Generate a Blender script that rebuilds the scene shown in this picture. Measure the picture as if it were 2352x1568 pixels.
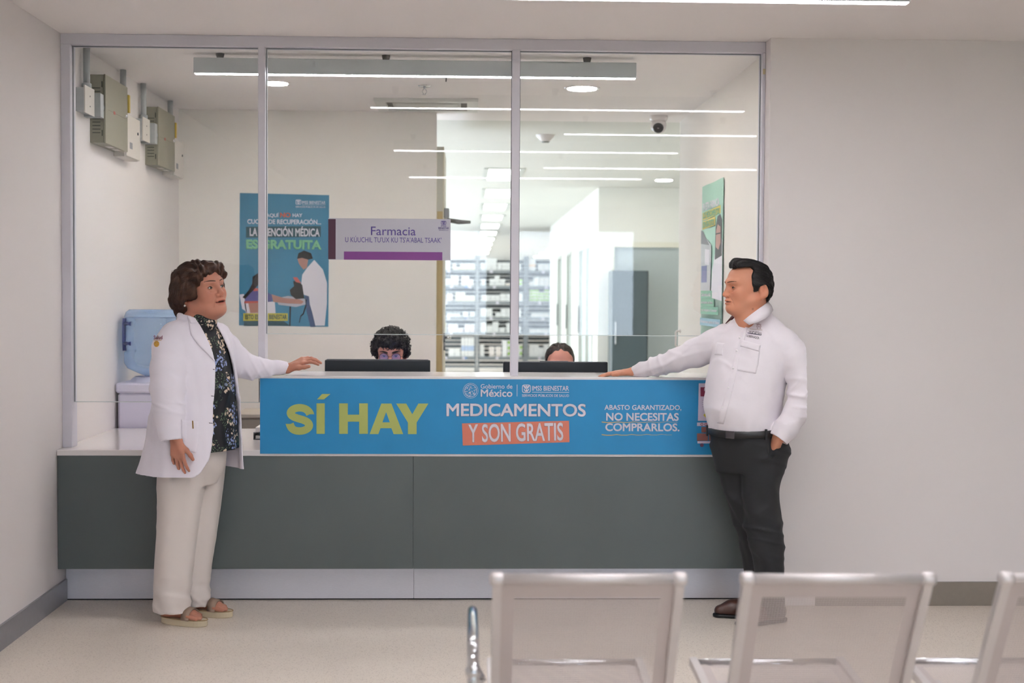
import bpy, math, random
import numpy as np
from mathutils import Vector, Matrix
for _o in list(bpy.data.objects): bpy.data.objects.remove(_o)
SC = bpy.context.scene
COL = SC.collection
RND = random.Random(7)

# ------------------------------------------------------------------ camera
F_PX, VX, VY, ROLL, CAM_D, CAM_H = 3087.3, 1072.3, 676.2, .0062, 6.548, 1.491
_Y = np.array([(VX-1176)/F_PX, -(VY-784)/F_PX, 1.]); _Y /= np.linalg.norm(_Y)
_X = np.array([1, -ROLL, 0.]); _X -= _Y*_X.dot(_Y); _X /= np.linalg.norm(_X)
_Z = np.cross(_X, _Y); _Z = _Z if _Z[1] > 0 else -_Z
_M = np.stack([_X, _Y, _Z], 1)
_C = np.array([0, -CAM_D, CAM_H])
def _ray(u, v): return _M.T @ np.array([(u-1176)/F_PX, -(v-784)/F_PX, 1.])
def at(u, v, y): d = _ray(u, v); return _C + d*(y+CAM_D)/d[1]
def atz(u, v, z): d = _ray(u, v); return _C + d*(z-CAM_H)/d[2]
def atx(u, v, x): d = _ray(u, v); return _C + d*x/d[0]
cam_data = bpy.data.cameras.new('camera')
cam_data.sensor_width = 36; cam_data.lens = F_PX/2352*36
cam_data.clip_start = .05; cam_data.clip_end = 200
cam_data.dof.use_dof = True; cam_data.dof.focus_distance = 6.2; cam_data.dof.aperture_fstop = 2.6
cam = bpy.data.objects.new('camera', cam_data); COL.objects.link(cam)
cam.matrix_world = Matrix(((_M[0][0], _M[1][0], -_M[2][0], _C[0]),
                           (_M[0][1], _M[1][1], -_M[2][1], _C[1]),
                           (_M[0][2], _M[1][2], -_M[2][2], _C[2]), (0, 0, 0, 1)))
SC.camera = cam

# ------------------------------------------------------------------ world, exposure
W = bpy.data.worlds.new('daylight'); SC.world = W; W.use_nodes = True
_bg = W.node_tree.nodes['Background']
_bg.inputs[0].default_value = (.74, .84, 1.0, 1); _bg.inputs[1].default_value = 6.5
SC.view_settings.view_transform = 'Standard'; SC.view_settings.look = 'None'
SC.view_settings.exposure = 0.19; SC.view_settings.gamma = 1.0; SC.view_settings.use_curve_mapping = False
SC.cycles.use_denoising = True
SC.cycles.max_bounces = 8; SC.cycles.diffuse_bounces = 4; SC.cycles.transparent_max_bounces = 16
SC.cycles.use_adaptive_sampling = True; SC.cycles.adaptive_threshold = .14; SC.cycles.adaptive_min_samples = 16
SC.cycles.glossy_bounces = 3; SC.cycles.transmission_bounces = 4
SC.cycles.sample_clamp_indirect = 0; SC.cycles.use_light_tree = False
LIN_E, PANEL_E, DOWN_E = 55.0, 8.5, 92.0     # strength of linear lamps, ceiling panels, downlights

# ------------------------------------------------------------------ materials
def srgb(c):
    if isinstance(c, str):
        c = tuple(int(c[i:i+2], 16)/255 for i in (0, 2, 4))
    return tuple((x/12.92 if x <= .04045 else ((x+.055)/1.055)**2.4) for x in c)
MATS = {}
def mat(name, col, rough=.5, metal=0., var=0., vscale=8., bump=0., bscale=200., emit=0., spec=.5, attr=None,
        sss=0., stretch=None, sheen=0., coat=0.):
    if name in MATS: return MATS[name]
    m = bpy.data.materials.new(name); m.use_nodes = True; MATS[name] = m
    nt = m.node_tree; N = nt.nodes; L = nt.links; b = N['Principled BSDF']
    c = srgb(col)
    b.inputs['Base Color'].default_value = (*c, 1)
    b.inputs['Roughness'].default_value = rough; b.inputs['Metallic'].default_value = metal
    b.inputs['Specular IOR Level'].default_value = spec
    if coat: b.inputs['Coat Weight'].default_value = coat; b.inputs['Coat Roughness'].default_value = .12
    if sheen: b.inputs['Sheen Weight'].default_value = sheen
    if sss:
        b.inputs['Subsurface Weight'].default_value = sss
        b.inputs['Subsurface Radius'].default_value = (.010, .004, .002); b.inputs['Subsurface Scale'].default_value = 1.
    tc = N.new('ShaderNodeTexCoord'); src = tc.outputs['Object']
    if stretch:
        mp = N.new('ShaderNodeMapping'); mp.inputs['Scale'].default_value = stretch
        L.new(src, mp.inputs['Vector']); src = mp.outputs['Vector']
    base = None
    if attr:
        a = N.new('ShaderNodeAttribute'); a.attribute_name = attr; base = a.outputs['Color']
        L.new(base, b.inputs['Base Color'])
    if var:
        n = N.new('ShaderNodeTexNoise'); n.inputs['Scale'].default_value = vscale; n.inputs['Detail'].default_value = 4
        L.new(src, n.inputs['Vector'])
        hs = N.new('ShaderNodeHueSaturation')
        mr = N.new('ShaderNodeMapRange'); mr.inputs['From Min'].default_value = .3; mr.inputs['From Max'].default_value = .7
        mr.inputs['To Min'].default_value = 1-var; mr.inputs['To Max'].default_value = 1+var
        L.new(n.outputs['Fac'], mr.inputs['Value']); L.new(mr.outputs[0], hs.inputs['Value'])
        if base: L.new(base, hs.inputs['Color'])
        else: hs.inputs['Color'].default_value = (*c, 1)
        L.new(hs.outputs[0], b.inputs['Base Color'])
    if bump:
        n2 = N.new('ShaderNodeTexNoise'); n2.inputs['Scale'].default_value = bscale; n2.inputs['Detail'].default_value = 3
        L.new(src, n2.inputs['Vector'])
        bp = N.new('ShaderNodeBump'); bp.inputs['Strength'].default_value = bump; bp.inputs['Distance'].default_value = .004
        L.new(n2.outputs['Fac'], bp.inputs['Height']); L.new(bp.outputs[0], b.inputs['Normal'])
    if emit:
        b.inputs['Emission Color'].default_value = (*c, 1); b.inputs['Emission Strength'].default_value = emit
    return m
def glass_mat(name, tint=(1, 1, 1), ior=1.5, rough=0.):
    if name in MATS: return MATS[name]
    m = bpy.data.materials.new(name); m.use_nodes = True; MATS[name] = m
    nt = m.node_tree; N = nt.nodes; L = nt.links; N.clear()
    out = N.new('ShaderNodeOutputMaterial'); mix = N.new('ShaderNodeMixShader')
    tr = N.new('ShaderNodeBsdfTransparent'); tr.inputs[0].default_value = (*tint, 1)
    gl = N.new('ShaderNodeBsdfGlossy'); gl.inputs['Roughness'].default_value = rough
    geo = N.new('ShaderNodeNewGeometry'); fr = N.new('ShaderNodeFresnel')
    mr = N.new('ShaderNodeMapRange'); mr.inputs['To Min'].default_value = ior; mr.inputs['To Max'].default_value = 1/ior
    L.new(geo.outputs['Backfacing'], mr.inputs['Value']); L.new(mr.outputs[0], fr.inputs['IOR'])
    L.new(fr.outputs[0], mix.inputs[0]); L.new(tr.outputs[0], mix.inputs[1]); L.new(gl.outputs[0], mix.inputs[2])
    L.new(mix.outputs[0], out.inputs[0])
    return m

M_WALL = mat('wall_paint', 'e6dfdd', .72, var=.012, vscale=1.5, bump=.03, bscale=260)
M_WALLIN = mat('wall_paint_inner', 'f0eae3', .72, var=.012, vscale=1.5, bump=.03, bscale=260)
M_WHITEWALL = mat('wall_paint_white', 'eeeee8', .7, var=.01, vscale=1.5)
M_CEIL = mat('ceiling_paint', 'f3edea', .8, var=.01, vscale=1.2)
M_ALU = mat('white_aluminium', 'd6d2da', .38, .0, var=.01, vscale=4)
M_STEEL = mat('brushed_steel', 'dedee6', .45, .45, var=.06, vscale=60, stretch=(1, 1, 40))
M_PANEL = mat('grey_laminate', '5e6665', .34, var=.05, vscale=2.2, bump=.02, bscale=900)
M_WHITE = mat('white_solid_surface', 'e6dfdd', .16, var=.008, vscale=3, coat=.3)
M_CHROME = mat('chrome', 'd6d8dc', .09, 1.)
M_SILVER = mat('silver_paint', 'd0cac9', .36, .5, var=.02, vscale=20)
M_BLACK = mat('black_plastic', '15181b', .45)
M_DARK = mat('dark_gap', '2b2b2b', .8)
M_GLASS = glass_mat('clear_glass', (.985, .995, .99), 1.5)

# ------------------------------------------------------------------ mesh helpers
def tag(o, label=None, cat=None, group=None, kind=None):
    if label: o['label'] = label
    if cat: o['category'] = cat
    if group: o['group'] = group
    if kind: o['kind'] = kind
    return o
def link(name, me, m=None, parent=None):
    o = bpy.data.objects.new(name, me); COL.objects.link(o)
    if m is not None and hasattr(me, 'materials') and len(me.materials) == 0:
        for q in (m if isinstance(m, (list, tuple)) else [m]): me.materials.append(q)
    if parent is not None: o.parent = parent
    return o
def empty(name, loc=(0, 0, 0), rz=0.):
    o = bpy.data.objects.new(name, None); COL.objects.link(o); o.location = loc; o.rotation_euler = (0, 0, rz)
    o.empty_display_size = .1
    return o
class MB:
    """collects verts / faces for one mesh"""
    def __init__(s): s.v = []; s.f = []; s.sm = []; s.mi = []; s.cur = 0
    def add(s, vs, fs, smooth=False):
        n = len(s.v); s.v += [tuple(map(float, p)) for p in vs]
        for f in fs: s.f.append(tuple(i+n for i in f)); s.sm.append(smooth); s.mi.append(s.cur)
        return s
    def box(s, x0, x1, y0, y1, z0, z1, bev=0., T=None):
        if bev > 0:
            b = bev
            vs = []
            for sx, X in ((1, x0), (-1, x1)):
                for sy, Yy in ((1, y0), (-1, y1)):
                    for sz, Zz in ((1, z0), (-1, z1)):
                        vs += [(X, Yy+sy*b, Zz+sz*b), (X+sx*b, Yy, Zz+sz*b), (X+sx*b, Yy+sy*b, Zz)]
            # convex hull by rule
            def I(i, j, k, a): return ((i*2+j)*2+k)*3+a
            fs = [[I(0,0,0,0), I(0,0,1,0), I(0,1,1,0), I(0,1,0,0)], [I(1,0,0,0), I(1,1,0,0), I(1,1,1,0), I(1,0,1,0)],
                  [I(0,0,0,1), I(1,0,0,1), I(1,0,1,1), I(0,0,1,1)], [I(0,1,0,1), I(0,1,1,1), I(1,1,1,1), I(1,1,0,1)],
                  [I(0,0,0,2), I(0,1,0,2), I(1,1,0,2), I(1,0,0,2)], [I(0,0,1,2), I(1,0,1,2), I(1,1,1,2), I(0,1,1,2)]]
            for k in (0, 1):
                for i in (0, 1):
                    fs.append([I(i,0,k,1), I(i,0,k,2), I(i,0,k,0)])
                    fs.append([I(i,1,k,1), I(i,1,k,2), I(i,1,k,0)])
            for k in (0, 1):
                for j in (0, 1): fs.append([I(0,j,k,1), I(1,j,k,1), I(1,j,k,2), I(0,j,k,2)])
                for i in (0, 1): fs.append([I(i,0,k,0), I(i,1,k,0), I(i,1,k,2), I(i,0,k,2)])
            for i in (0, 1):
                for j in (0, 1): fs.append([I(i,j,0,0), I(i,j,1,0), I(i,j,1,1), I(i,j,0,1)])
        else:
            vs = [(x, y, z) for x in (x0, x1) for y in (y0, y1) for z in (z0, z1)]
            fs = [(0, 1, 3, 2), (4, 6, 7, 5), (0, 4, 5, 1), (2, 3, 7, 6), (0, 2, 6, 4), (1, 5, 7, 3)]
        if T is not None: vs = [tuple(T @ Vector(p)) for p in vs]
        return s.add(vs, fs)
    def tube(s, pts, r, n=12, caps=True, closed=False):
        P = [np.array(p, float) for p in pts]; R = r if hasattr(r, '__len__') else [r]*len(P)
        m = len(P); rings = []
        up = None
        for i in range(m):
            t = (P[(i+1) % m]-P[i-1]) if closed else (P[min(i+1, m-1)]-P[max(i-1, 0)])
            t = t/(np.linalg.norm(t)+1e-9)
            if up is None:
                up = np.array([0, 0, 1.]) if abs(t[2]) < .9 else np.array([1., 0, 0])
            a = up - t*up.dot(t); a /= np.linalg.norm(a)+1e-9; up = a
            bq = np.cross(t, a)
            rings.append([P[i]+R[i]*(a*math.cos(k*2*math.pi/n)+bq*math.sin(k*2*math.pi/n)) for k in range(n)])
        vs = [p for rg in rings for p in rg]; fs = []
        for i in range(m if closed else m-1):
            j = (i+1) % m
            for k in range(n): fs.append((i*n+k, i*n+(k+1) % n, j*n+(k+1) % n, j*n+k))
        s.add(vs, fs, True)
        if caps and not closed:
            nn = len(s.v)-m*n
            s.f.append(tuple(nn+k for k in range(n))[::-1]); s.sm.append(False); s.mi.append(s.cur)
            s.f.append(tuple(nn+(m-1)*n+k for k in range(n))); s.sm.append(False); s.mi.append(s.cur)
        return s
    def lathe(s, prof, n=32, o=(0, 0, 0), axis='z', smooth=True):
        vs = []
        for r, z in prof:
            for k in range(n):
                a = k*2*math.pi/n
                p = (r*math.cos(a), r*math.sin(a), z)
                if axis == 'y': p = (p[0], p[2], p[1])
                if axis == 'x': p = (p[2], p[0], p[1])
                vs.append((p[0]+o[0], p[1]+o[1], p[2]+o[2]))
        fs = []
        for i in range(len(prof)-1):
            for k in range(n): fs.append((i*n+k, i*n+(k+1) % n, (i+1)*n+(k+1) % n, (i+1)*n+k))
        return s.add(vs, fs, smooth)
    def poly(s, pts, y0, y1):
        """outline (x,z) extruded from y0 to y1"""
        n = len(pts)
        vs = [(p[0], y0, p[1]) for p in pts]+[(p[0], y1, p[1]) for p in pts]
        fs = [tuple(range(n)), tuple(range(2*n-1, n-1, -1))]
        for i in range(n): fs.append((i, i+n, (i+1) % n+n, (i+1) % n))
        return s.add(vs, fs)
    def mesh(s, name):
        me = bpy.data.meshes.new(name); me.from_pydata(s.v, [], s.f); 
        me.polygons.foreach_set('use_smooth', s.sm)
        if any(s.mi): me.polygons.foreach_set('material_index', s.mi)
        me.update()
        import bmesh
        bm = bmesh.new(); bm.from_mesh(me); bmesh.ops.recalc_face_normals(bm, faces=bm.faces); bm.to_mesh(me); bm.free()
        return me
    def build(s, name, m, parent=None): return link(name, s.mesh(name), m, parent)
def box(name, m, x0, x1, y0, y1, z0, z1, bev=0., parent=None):
    return MB().box(min(x0, x1), max(x0, x1), min(y0, y1), max(y0, y1), min(z0, z1), max(z0, z1), bev).build(name, m, parent)
def struct(name, m, *b, bev=0.):
    return tag(box(name, m, *b, bev=bev), kind='structure')
def copy_tree(o, parent=None, mat_override=None):
    c = o.copy(); COL.objects.link(c); c.parent = parent
    for ch in o.children: copy_tree(ch, c)
    return c
# text: lettering fitted into a box, lying in the x-z plane (facing -y) at depth y; T maps (x, y, z) if the plane is turned
_FONT = None
def lettering(name, s, m, x0, x1, z0, z1, y, parent, bold=0., shear=0., T=None, depth=.0006, rot=0., up=False):
    cu = bpy.data.curves.new('txt', 'FONT'); cu.body = s; cu.size = 1.; cu.bevel_depth = bold; cu.bevel_resolution = 0; cu.shear = shear; cu.resolution_u = 4
    if _FONT: cu.font = _FONT
    ob = bpy.data.objects.new('txt', cu); COL.objects.link(ob)
    dg = bpy.context.evaluated_depsgraph_get(); dg.update()
    me = bpy.data.meshes.new_from_object(ob.evaluated_get(dg))
    bpy.data.objects.remove(ob); bpy.data.curves.remove(cu)
    n = len(me.vertices); co = np.empty(n*3); me.vertices.foreach_get('co', co); co = co.reshape(-1, 3)
    lo = co.min(0); hi = co.max(0)
    cx = (x0+x1)/2; cz = (z0+z1)/2
    X = x0+(co[:, 0]-lo[0])/(hi[0]-lo[0])*(x1-x0); Zc = z0+(co[:, 1]-lo[1])/(hi[1]-lo[1])*(z1-z0)
    if rot:
        c, sn = math.cos(rot), math.sin(rot); dx, dz = X-cx, Zc-cz
        X, Zc = cx+c*dx-sn*dz, cz+sn*dx+c*dz
    out = np.stack([X, y-co[:, 2]*.008, Zc], 1)
    if T is not None: out = np.array([tuple(T(*p)) for p in out])
    me.vertices.foreach_set('co', out.ravel()); me.update(); me.materials.clear()
    me.name = name
    return link(name, me, m, parent)
# ------------------------------------------------------------------ setting
H = 2.72; XL = -1.937; XR = 1.462; YP = -.139; ZL = .7455; ZH = 1.10; ZK = .177; YB = 2.58; XE = -.21
YW = -.15         # front face of the wall beside the glazed screen
YREAR = -12.0     # window wall of the waiting hall
XHALL = 7.0
# floor with speckled vinyl
m = mat('vinyl_floor', 'c9bfb4', .42, spec=.3)
nt = m.node_tree; N = nt.nodes; L = nt.links; b = N['Principled BSDF']
tc = N.new('ShaderNodeTexCoord'); vo = N.new('ShaderNodeTexVoronoi'); vo.inputs['Scale'].default_value = 260
no = N.new('ShaderNodeTexNoise'); no.inputs['Scale'].default_value = 3.0; no.inputs['Detail'].default_value = 6
cr = N.new('ShaderNodeValToRGB'); mx = N.new('ShaderNodeMix'); mx.data_type = 'RGBA'; mx.blend_type = 'MULTIPLY'; mx.inputs[0].default_value = 1
L.new(tc.outputs['Object'], vo.inputs['Vector']); L.new(tc.outputs['Object'], no.inputs['Vector'])
L.new(vo.outputs['Color'], cr.inputs[0])
cr.color_ramp.elements[0].color = (*srgb('c8bbaf'), 1); cr.color_ramp.elements[1].color = (*srgb('e3d8cc'), 1)
cr.color_ramp.elements[0].position = .12; cr.color_ramp.elements[1].position = .3
mr = N.new('ShaderNodeMapRange'); mr.inputs['To Min'].default_value = .94; mr.inputs['To Max'].default_value = 1.05
L.new(no.outputs['Fac'], mr.inputs[0]); L.new(cr.outputs[0], mx.inputs[6]); L.new(mr.outputs[0], mx.inputs[7])
L.new(mx.outputs[2], b.inputs['Base Color'])
struct('floor', m, XL-.12, 9.0, YREAR-.2, 46, -.1, 0)
struct('ceiling', M_CEIL, XL-.12, XHALL+.1, YREAR-.2, 3.0, H, H+.12)
struct('wall_left', M_WALL, XL-.12, XL, YREAR, YB+.1, 0, H)
# wall beside the glazed screen: its left edge returns to the screen
xw = at(1768, 300, YW)[0]
struct('wall_front_right', M_WALL, xw, XHALL, YW, .10, 0, H)
struct('wall_hall_right', M_WALL, XHALL, XHALL+.12, YREAR, .1, 0, H)
struct('wall_inner_right', M_WALLIN, 1.50, 1.62, .10, 2.95, 0, H)
struct('wall_partition', M_WALLIN, XL, XE, YB, YB+.10, 0, H)
# back-of-house
struct('ceiling_pharmacy', mat('ceiling_white', 'd9d8d0', .8), -3.5, 5.0, 3.0, 46, H, H+.12)
struct('wall_pharmacy_left', M_WHITEWALL, -3.6, -3.5, YB, 46, 0, H)
struct('wall_pharmacy_closing', M_WHITEWALL, -3.5, XL, YB, YB+.10, 0, H)
struct('wall_pharmacy_right', M_WHITEWALL, 4.6, 4.7, 2.85, 8.8, 0, H)
struct('wall_pharmacy_return', M_WHITEWALL, 1.62, 4.7, 2.85, 2.95, 0, H)
struct('wall_far', M_WHITEWALL, -3.6, 5.0, 46, 46.1, 0, H)
# baseboards
bl = struct('baseboard_left', mat('dull_steel', 'a3a2a6', .45, .4, var=.03, vscale=30), XL, XL+.012, YREAR, -.02, 0, .105)
br = struct('baseboard_right', mat('bronze_steel', '8d8378', .4, .5, var=.03, vscale=30), xw+.25, XHALL, YW-.012, YW, .0, .115)

# rear window wall of the hall: piers, head and glass, daylight outside
rear = struct('wall_rear', M_WALL, XL, XHALL, YREAR-.2, YREAR, 2.42, H)
wins = [(-.35, .32), (.55, 1.22), (1.50, 2.36), (4.15, 5.45), (5.6, 6.9)]  # last two windows are out of view, added to let in more daylight
edges = [XL]+[e for w in wins for e in w]+[XHALL]
for i in range(0, len(edges), 2):
    p = box('pier', M_WALL, edges[i], edges[i+1], YREAR-.2, YREAR, 0, 2.42, parent=rear)
for i, (a, c) in enumerate(wins):
    fr = MB().box(a, a+.05, YREAR-.12, YREAR-.06, 0, 2.42).box(c-.05, c, YREAR-.12, YREAR-.06, 0, 2.42).box(a+.05, c-.05, YREAR-.12, YREAR-.06, 2.37, 2.42).box(a+.05, c-.05, YREAR-.12, YREAR-.06, 0, .08)
    w = tag(fr.build('window_%d' % (i+2), M_ALU), kind='structure')
    box('pane', M_GLASS, a+.05, c-.05, YREAR-.095, YREAR-.085, .08, 2.37, parent=w)
struct('ground_outside', mat('lawn', '7d9160', .9, var=.2, vscale=2), -20, 24, -40, YREAR-.2, -.2, -.1)

# ------------------------------------------------------------------ glazed screen (window_1)
scr = tag(empty('window_1', (0, 0, 0)), kind='structure')
FT = H-.052
xr_in = at(1744, 400, 0)[0]
box('top_rail', M_ALU, XL, xw, -.045, .045, FT, H, .002, scr)
box('frame_post', M_ALU, XL, XL+.045, -.045, .045, ZL, FT, .002, scr)
box('frame_post', M_ALU, xr_in, xw, -.045, .045, ZH, FT, .002, scr)
XM1 = (at(596, 300, 0)[0], at(612, 300, 0)[0]); XM2 = (at(1175, 300, 0)[0], at(1193, 300, 0)[0])
box('mullion', M_ALU, *XM1, -.045, .045, ZH-.02, FT, .002, scr)
box('mullion', M_ALU, *XM2, -.045, .045, ZH-.02, FT, .002, scr)
panes = [(XL+.045, XM1[0], at(300, 922, 0)[2]), (XM1[1], XM2[0], at(900, 767, 0)[2]), (XM2[1], xr_in, at(1500, 770, 0)[2])]
for a, c, zb in panes:
    p = box('pane', M_GLASS, a, c, -.004, .004, zb, FT, 0, scr)
    MB().box(a, c, -.005, .005, zb-.003, zb).build('polished_edge', mat('glass_edge', 'd7dedd', .2), p)
    g = MB().box(a, a+.003, -.008, .008, zb, FT).box(c-.003, c, -.008, .008, zb, FT).box(a, c, -.008, .008, FT-.003, FT)
    g.build('glazing_bead', mat('grey_gasket', '85878d', .6), p)
# adhesive tape on the right post
box('tape', mat('masking_tape', 'cfc29f', .7), xr_in+.001, xw-.001, -.0465, -.045, at(1757, 168, 0)[2]-.013, at(1757, 168, 0)[2]+.013, 0, scr)

# doors and openings of the back rooms
YD = 8.77; XC = 1.494
struct('wall_corridor_face', M_WHITEWALL, XC, 4.7, YD, YD+.12, at(1480, 556, YD)[2], H)
struct('wall_corridor_pier', M_WHITEWALL, XC, at(1403, 700, YD)[0], YD, YD+.12, 0, at(1480, 556, YD)[2])
dx0 = at(1403, 700, YD)[0]; dzt = at(1480, 556, YD)[2]
d1 = tag(empty('door_1', (dx0, YD, 0)), kind='structure')
M_FROST = mat('frosted_glass', 'b9c4c6', .35, spec=.4)
MB().box(0, .035, -.01, .1, 0, dzt).box(.035, 1.5, -.01, .1, dzt-.06, dzt).build('door_frame', mat('cream_frame', 'e6e4d6', .5), d1)
box('door_leaf', M_FROST, .035, 1.5, .04, .07, .02, dzt-.06, 0, d1)
struct('wall_corridor_side_rest', M_WHITEWALL, 3.2+.0, 4.7, YD, YD+.12, 0, dzt)
# corridor wall running back, with three glazed doorways
zt = 2.12
segs = [(YD+.12, 9.35), (11.3, 12.6), (13.5, 14.6), (15.5, 17.6)]
cw = struct('wall_corridor', M_WHITEWALL, XC, XC+.12, YD+.12, 17.6, zt, H)
for a, c in segs: box('pier', M_WHITEWALL, XC, XC+.12, a, c, 0, zt, parent=cw)
for i, (a, c) in enumerate([(9.35, 11.3), (12.6, 13.5), (14.6, 15.5)]):
    d = tag(empty('door_%d' % (i+2), (XC, a, 0)), kind='structure'); w = c-a
    MB().box(-.012, .1, 0, .05, 0, zt).box(-.012, .1, w-.05, w, 0, zt).box(-.012, .1, .05, w-.05, zt-.05, zt).build('door_frame', mat('grey_frame', 'b9bcb6', .5), d)
    if i == 0: MB().box(0, .06, w/2-.03, w/2+.03, 0, zt-.05).build('meeting_stile', MATS['grey_frame'], d)
    box('door_leaf', mat('pale_glass', 'd2ddd8', .25), .03, .045, .05, w-.05, .02, zt-.05, 0, d)
    box('pull_handle', mat('dark_handle', '3f4346', .4), -.03, -.012, w-.2, w-.16, 1.0, 1.35, 0, d)
struct('wall_storeroom_right', M_WHITEWALL, 4.9, 5.0, YD+.12, 46, 0, H)
# ------------------------------------------------------------------ lamps
M_LAMPBODY = mat('lamp_aluminium', 'c4c8c9', .35, .2)
M_LIN = mat('linear_diffuser', 'fbfaff', .5, emit=LIN_E)
M_PAN = mat('panel_diffuser', 'fdfffa', .5, emit=PANEL_E)
M_DOWN = mat('downlight_diffuser', 'fff8ee', .5, emit=DOWN_E)
def linear(x0, x1, y, zb, hgt, label, drops, grp):
    L0 = x1-x0
    e = empty('linear_lamp', (x0, y, zb))
    box('housing', M_LAMPBODY, 0, L0, -.03, .03, .006, hgt, .002, e)
    box('diffuser', M_LIN, .004, L0-.004, -.020, .020, .0045, .0062, 0, e)
    for d in drops:
        g = MB().lathe([(.0, H-zb), (.022, H-zb), (.013, H-zb-.045), (.0, H-zb-.045)], 20, (d, 0, 0)).tube([(d, 0, H-zb-.045), (d, 0, hgt)], .003, 8)
        g.build('ceiling_mount', mat('mount_grey', '6f6d68', .5), e)
    return tag(e, label, 'lamp', grp)
zi = at(447, 172, .45)[2]; xi0 = at(447, 172, .45)[0]; xi1 = at(1460, 186, .45)[0]
linear(xi0, xi1, .45, zi, .085, 'long slim pendant lamp hanging inside the pharmacy behind the glass', [.13, .98, 2.02], 'linear pendant lamps')
zf = H-.13
linear(-.58, 1.655, -1.5, zf, .085, 'long slim pendant lamp cut by the top edge, in front of the glass', [.15, 1.1, 2.05], 'linear pendant lamps')
for k, (a, y) in enumerate([(.66, -2.72), (-.57, -3.88), (.66, -5.18), (-.55, -6.23)]):
    linear(a, a+2.2, y, zf, .085, 'waiting hall pendant lamp mirrored as the %s bright line down the glass' % ['second', 'third', 'fourth', 'fifth'][k], [.15, 1.1, 2.05], 'linear pendant lamps of the waiting hall')
def downlight(x, y, r, label):
    e = empty('downlight', (x, y, H))
    MB().lathe([(r*.86, -.004), (r, -.006), (r*1.06, 0)], 32).build('rim', M_WHITE, e)
    MB().lathe([(0, -.008), (r*.86, -.008), (r*.86, 0)], 32).build('diffuser', M_DOWN, e)
    return tag(e, label, 'lamp', 'round recessed downlights')
p = atz(632, 190, H); downlight(p[0], p[1], .085, 'round recessed downlight beside the mullion above the blue poster')
p = atz(1337, 202, H); downlight(p[0], p[1], .10, 'round recessed downlight under the right end of the pendant lamp')
p = atz(1525, 413, H); downlight(p[0], p[1], .10, 'small round recessed downlight far back near the grey door')
def ceiling_panel(x, y, w, l, label, grp):
    e = empty('ceiling_panel_lamp', (x, y, H))
    MB().box(-w/2-.05, w/2+.05, -l/2-.03, -l/2, -.012, 0).box(-w/2-.05, w/2+.05, l/2, l/2+.03, -.012, 0).box(-w/2-.05, -w/2, -l/2, l/2, -.012, 0).box(w/2, w/2+.05, -l/2, l/2, -.012, 0).build('frame', mat('lamp_frame', 'c9ccc6', .4), e)
    box('diffuser', M_PAN, -w/2, w/2, -l/2, l/2, -.008, 0, 0, e)
    return tag(e, label, 'lamp', grp)
names = ['nearest', 'second', 'third', 'fourth', 'fifth', 'sixth', 'seventh', 'eighth', 'ninth', 'tenth']
ys = [7.22, 9.75, 12.27, 14.85, 17.5, 20.3, 23.2, 26.2, 29.5, 33.0]
for k, y in enumerate(ys):
    ceiling_panel(.36+.012*k, y, .30, 1.3, '%s bright ceiling panel in the row above the medicine shelves' % names[k], 'ceiling panels over the aisle')
for k, y in enumerate([23.5, 26.5, 29.5, 33, 36.5]):
    ceiling_panel(2.45, y, .6, 1.3, '%s bright ceiling panel in the row beyond the corridor doors' % names[k], 'ceiling panels over the far storeroom')
for k, (x, y) in enumerate([(-2.2, 5.5), (-2.2, 9.5), (-2.2, 14), (3.3, 5.4)]):  # unseen panels, added to give the pharmacy more light
    ceiling_panel(x, y, .6, 1.3, 'added unseen ceiling panel brightening the hidden side of the pharmacy', 'added light panels out of sight')
# sprinkler, detector, dome camera, cassette air unit
p = atz(975, 197, H)
e = empty('sprinkler', (p[0], p[1], H))
MB().lathe([(0, -.006), (.035, -.006), (.04, 0)], 24).build('escutcheon', M_CHROME, e)
MB().tube([(0, 0, -.006), (0, 0, -.02)], .008, 10).tube([(-.006, 0, -.02), (-.014, 0, -.035), (-.004, 0, -.05)], .002, 6).tube([(.006, 0, -.02), (.014, 0, -.035), (.004, 0, -.05)], .002, 6).lathe([(0, -.052), (.014, -.052), (.014, -.05), (0, -.05)], 16).build('head', M_CHROME, e)
tag(e, 'small chrome ceiling sprinkler between the pendant lamp and the air unit', 'sprinkler')
p = atz(1253, 310, H)
e = empty('smoke_detector', (p[0], p[1], H))
MB().lathe([(.075, 0), (.07, -.012), (.05, -.03), (.036, -.05), (0, -.05)], 28).build('housing', M_WHITE, e)
MB().lathe([(.03, -.05), (.028, -.058), (0, -.058)], 20).build('sensor_cap', mat('grey_cap', '8b8b84', .5), e)
tag(e, 'white round smoke detector on the pharmacy ceiling', 'smoke detector')
p = atz(1513, 266, H)
e = empty('security_camera', (p[0], p[1], H))
MB().lathe([(.062, 0), (.062, -.02), (.055, -.035), (.0, -.035)], 28).build('base', M_WHITE, e)
MB().lathe([(0, .055), (.03, .047), (.05, .025), (.055, 0), (.05, -.025), (.03, -.047), (0, -.055)], 24, (0, 0, -.065)).build('ball', M_WHITE, e)
dv = np.array([-.15, -.75, -.45]); dv /= np.linalg.norm(dv)
Rm = Vector((0, 0, 1)).rotation_difference(Vector(dv)).to_matrix()
lens = MB().lathe([(.036, .041), (.034, .052), (.02, .055), (0, .055)], 24).build('lens_window', mat('smoked_lens', '3a3a3c', .1), e)
lens.matrix_local = Matrix.Translation((0, 0, -.065)) @ Rm.to_4x4()
tag(e, 'white turret security camera with dark lens hanging from ceiling', 'camera')
va = atz(858, 224, H); vb = atz(1097, 252, H)
e = empty('ceiling_air_unit', (va[0], va[1], H)); w = vb[0]-va[0]; l = vb[1]-va[1]
M_ACW = mat('air_unit_white', 'dcdad3', .4)
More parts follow.
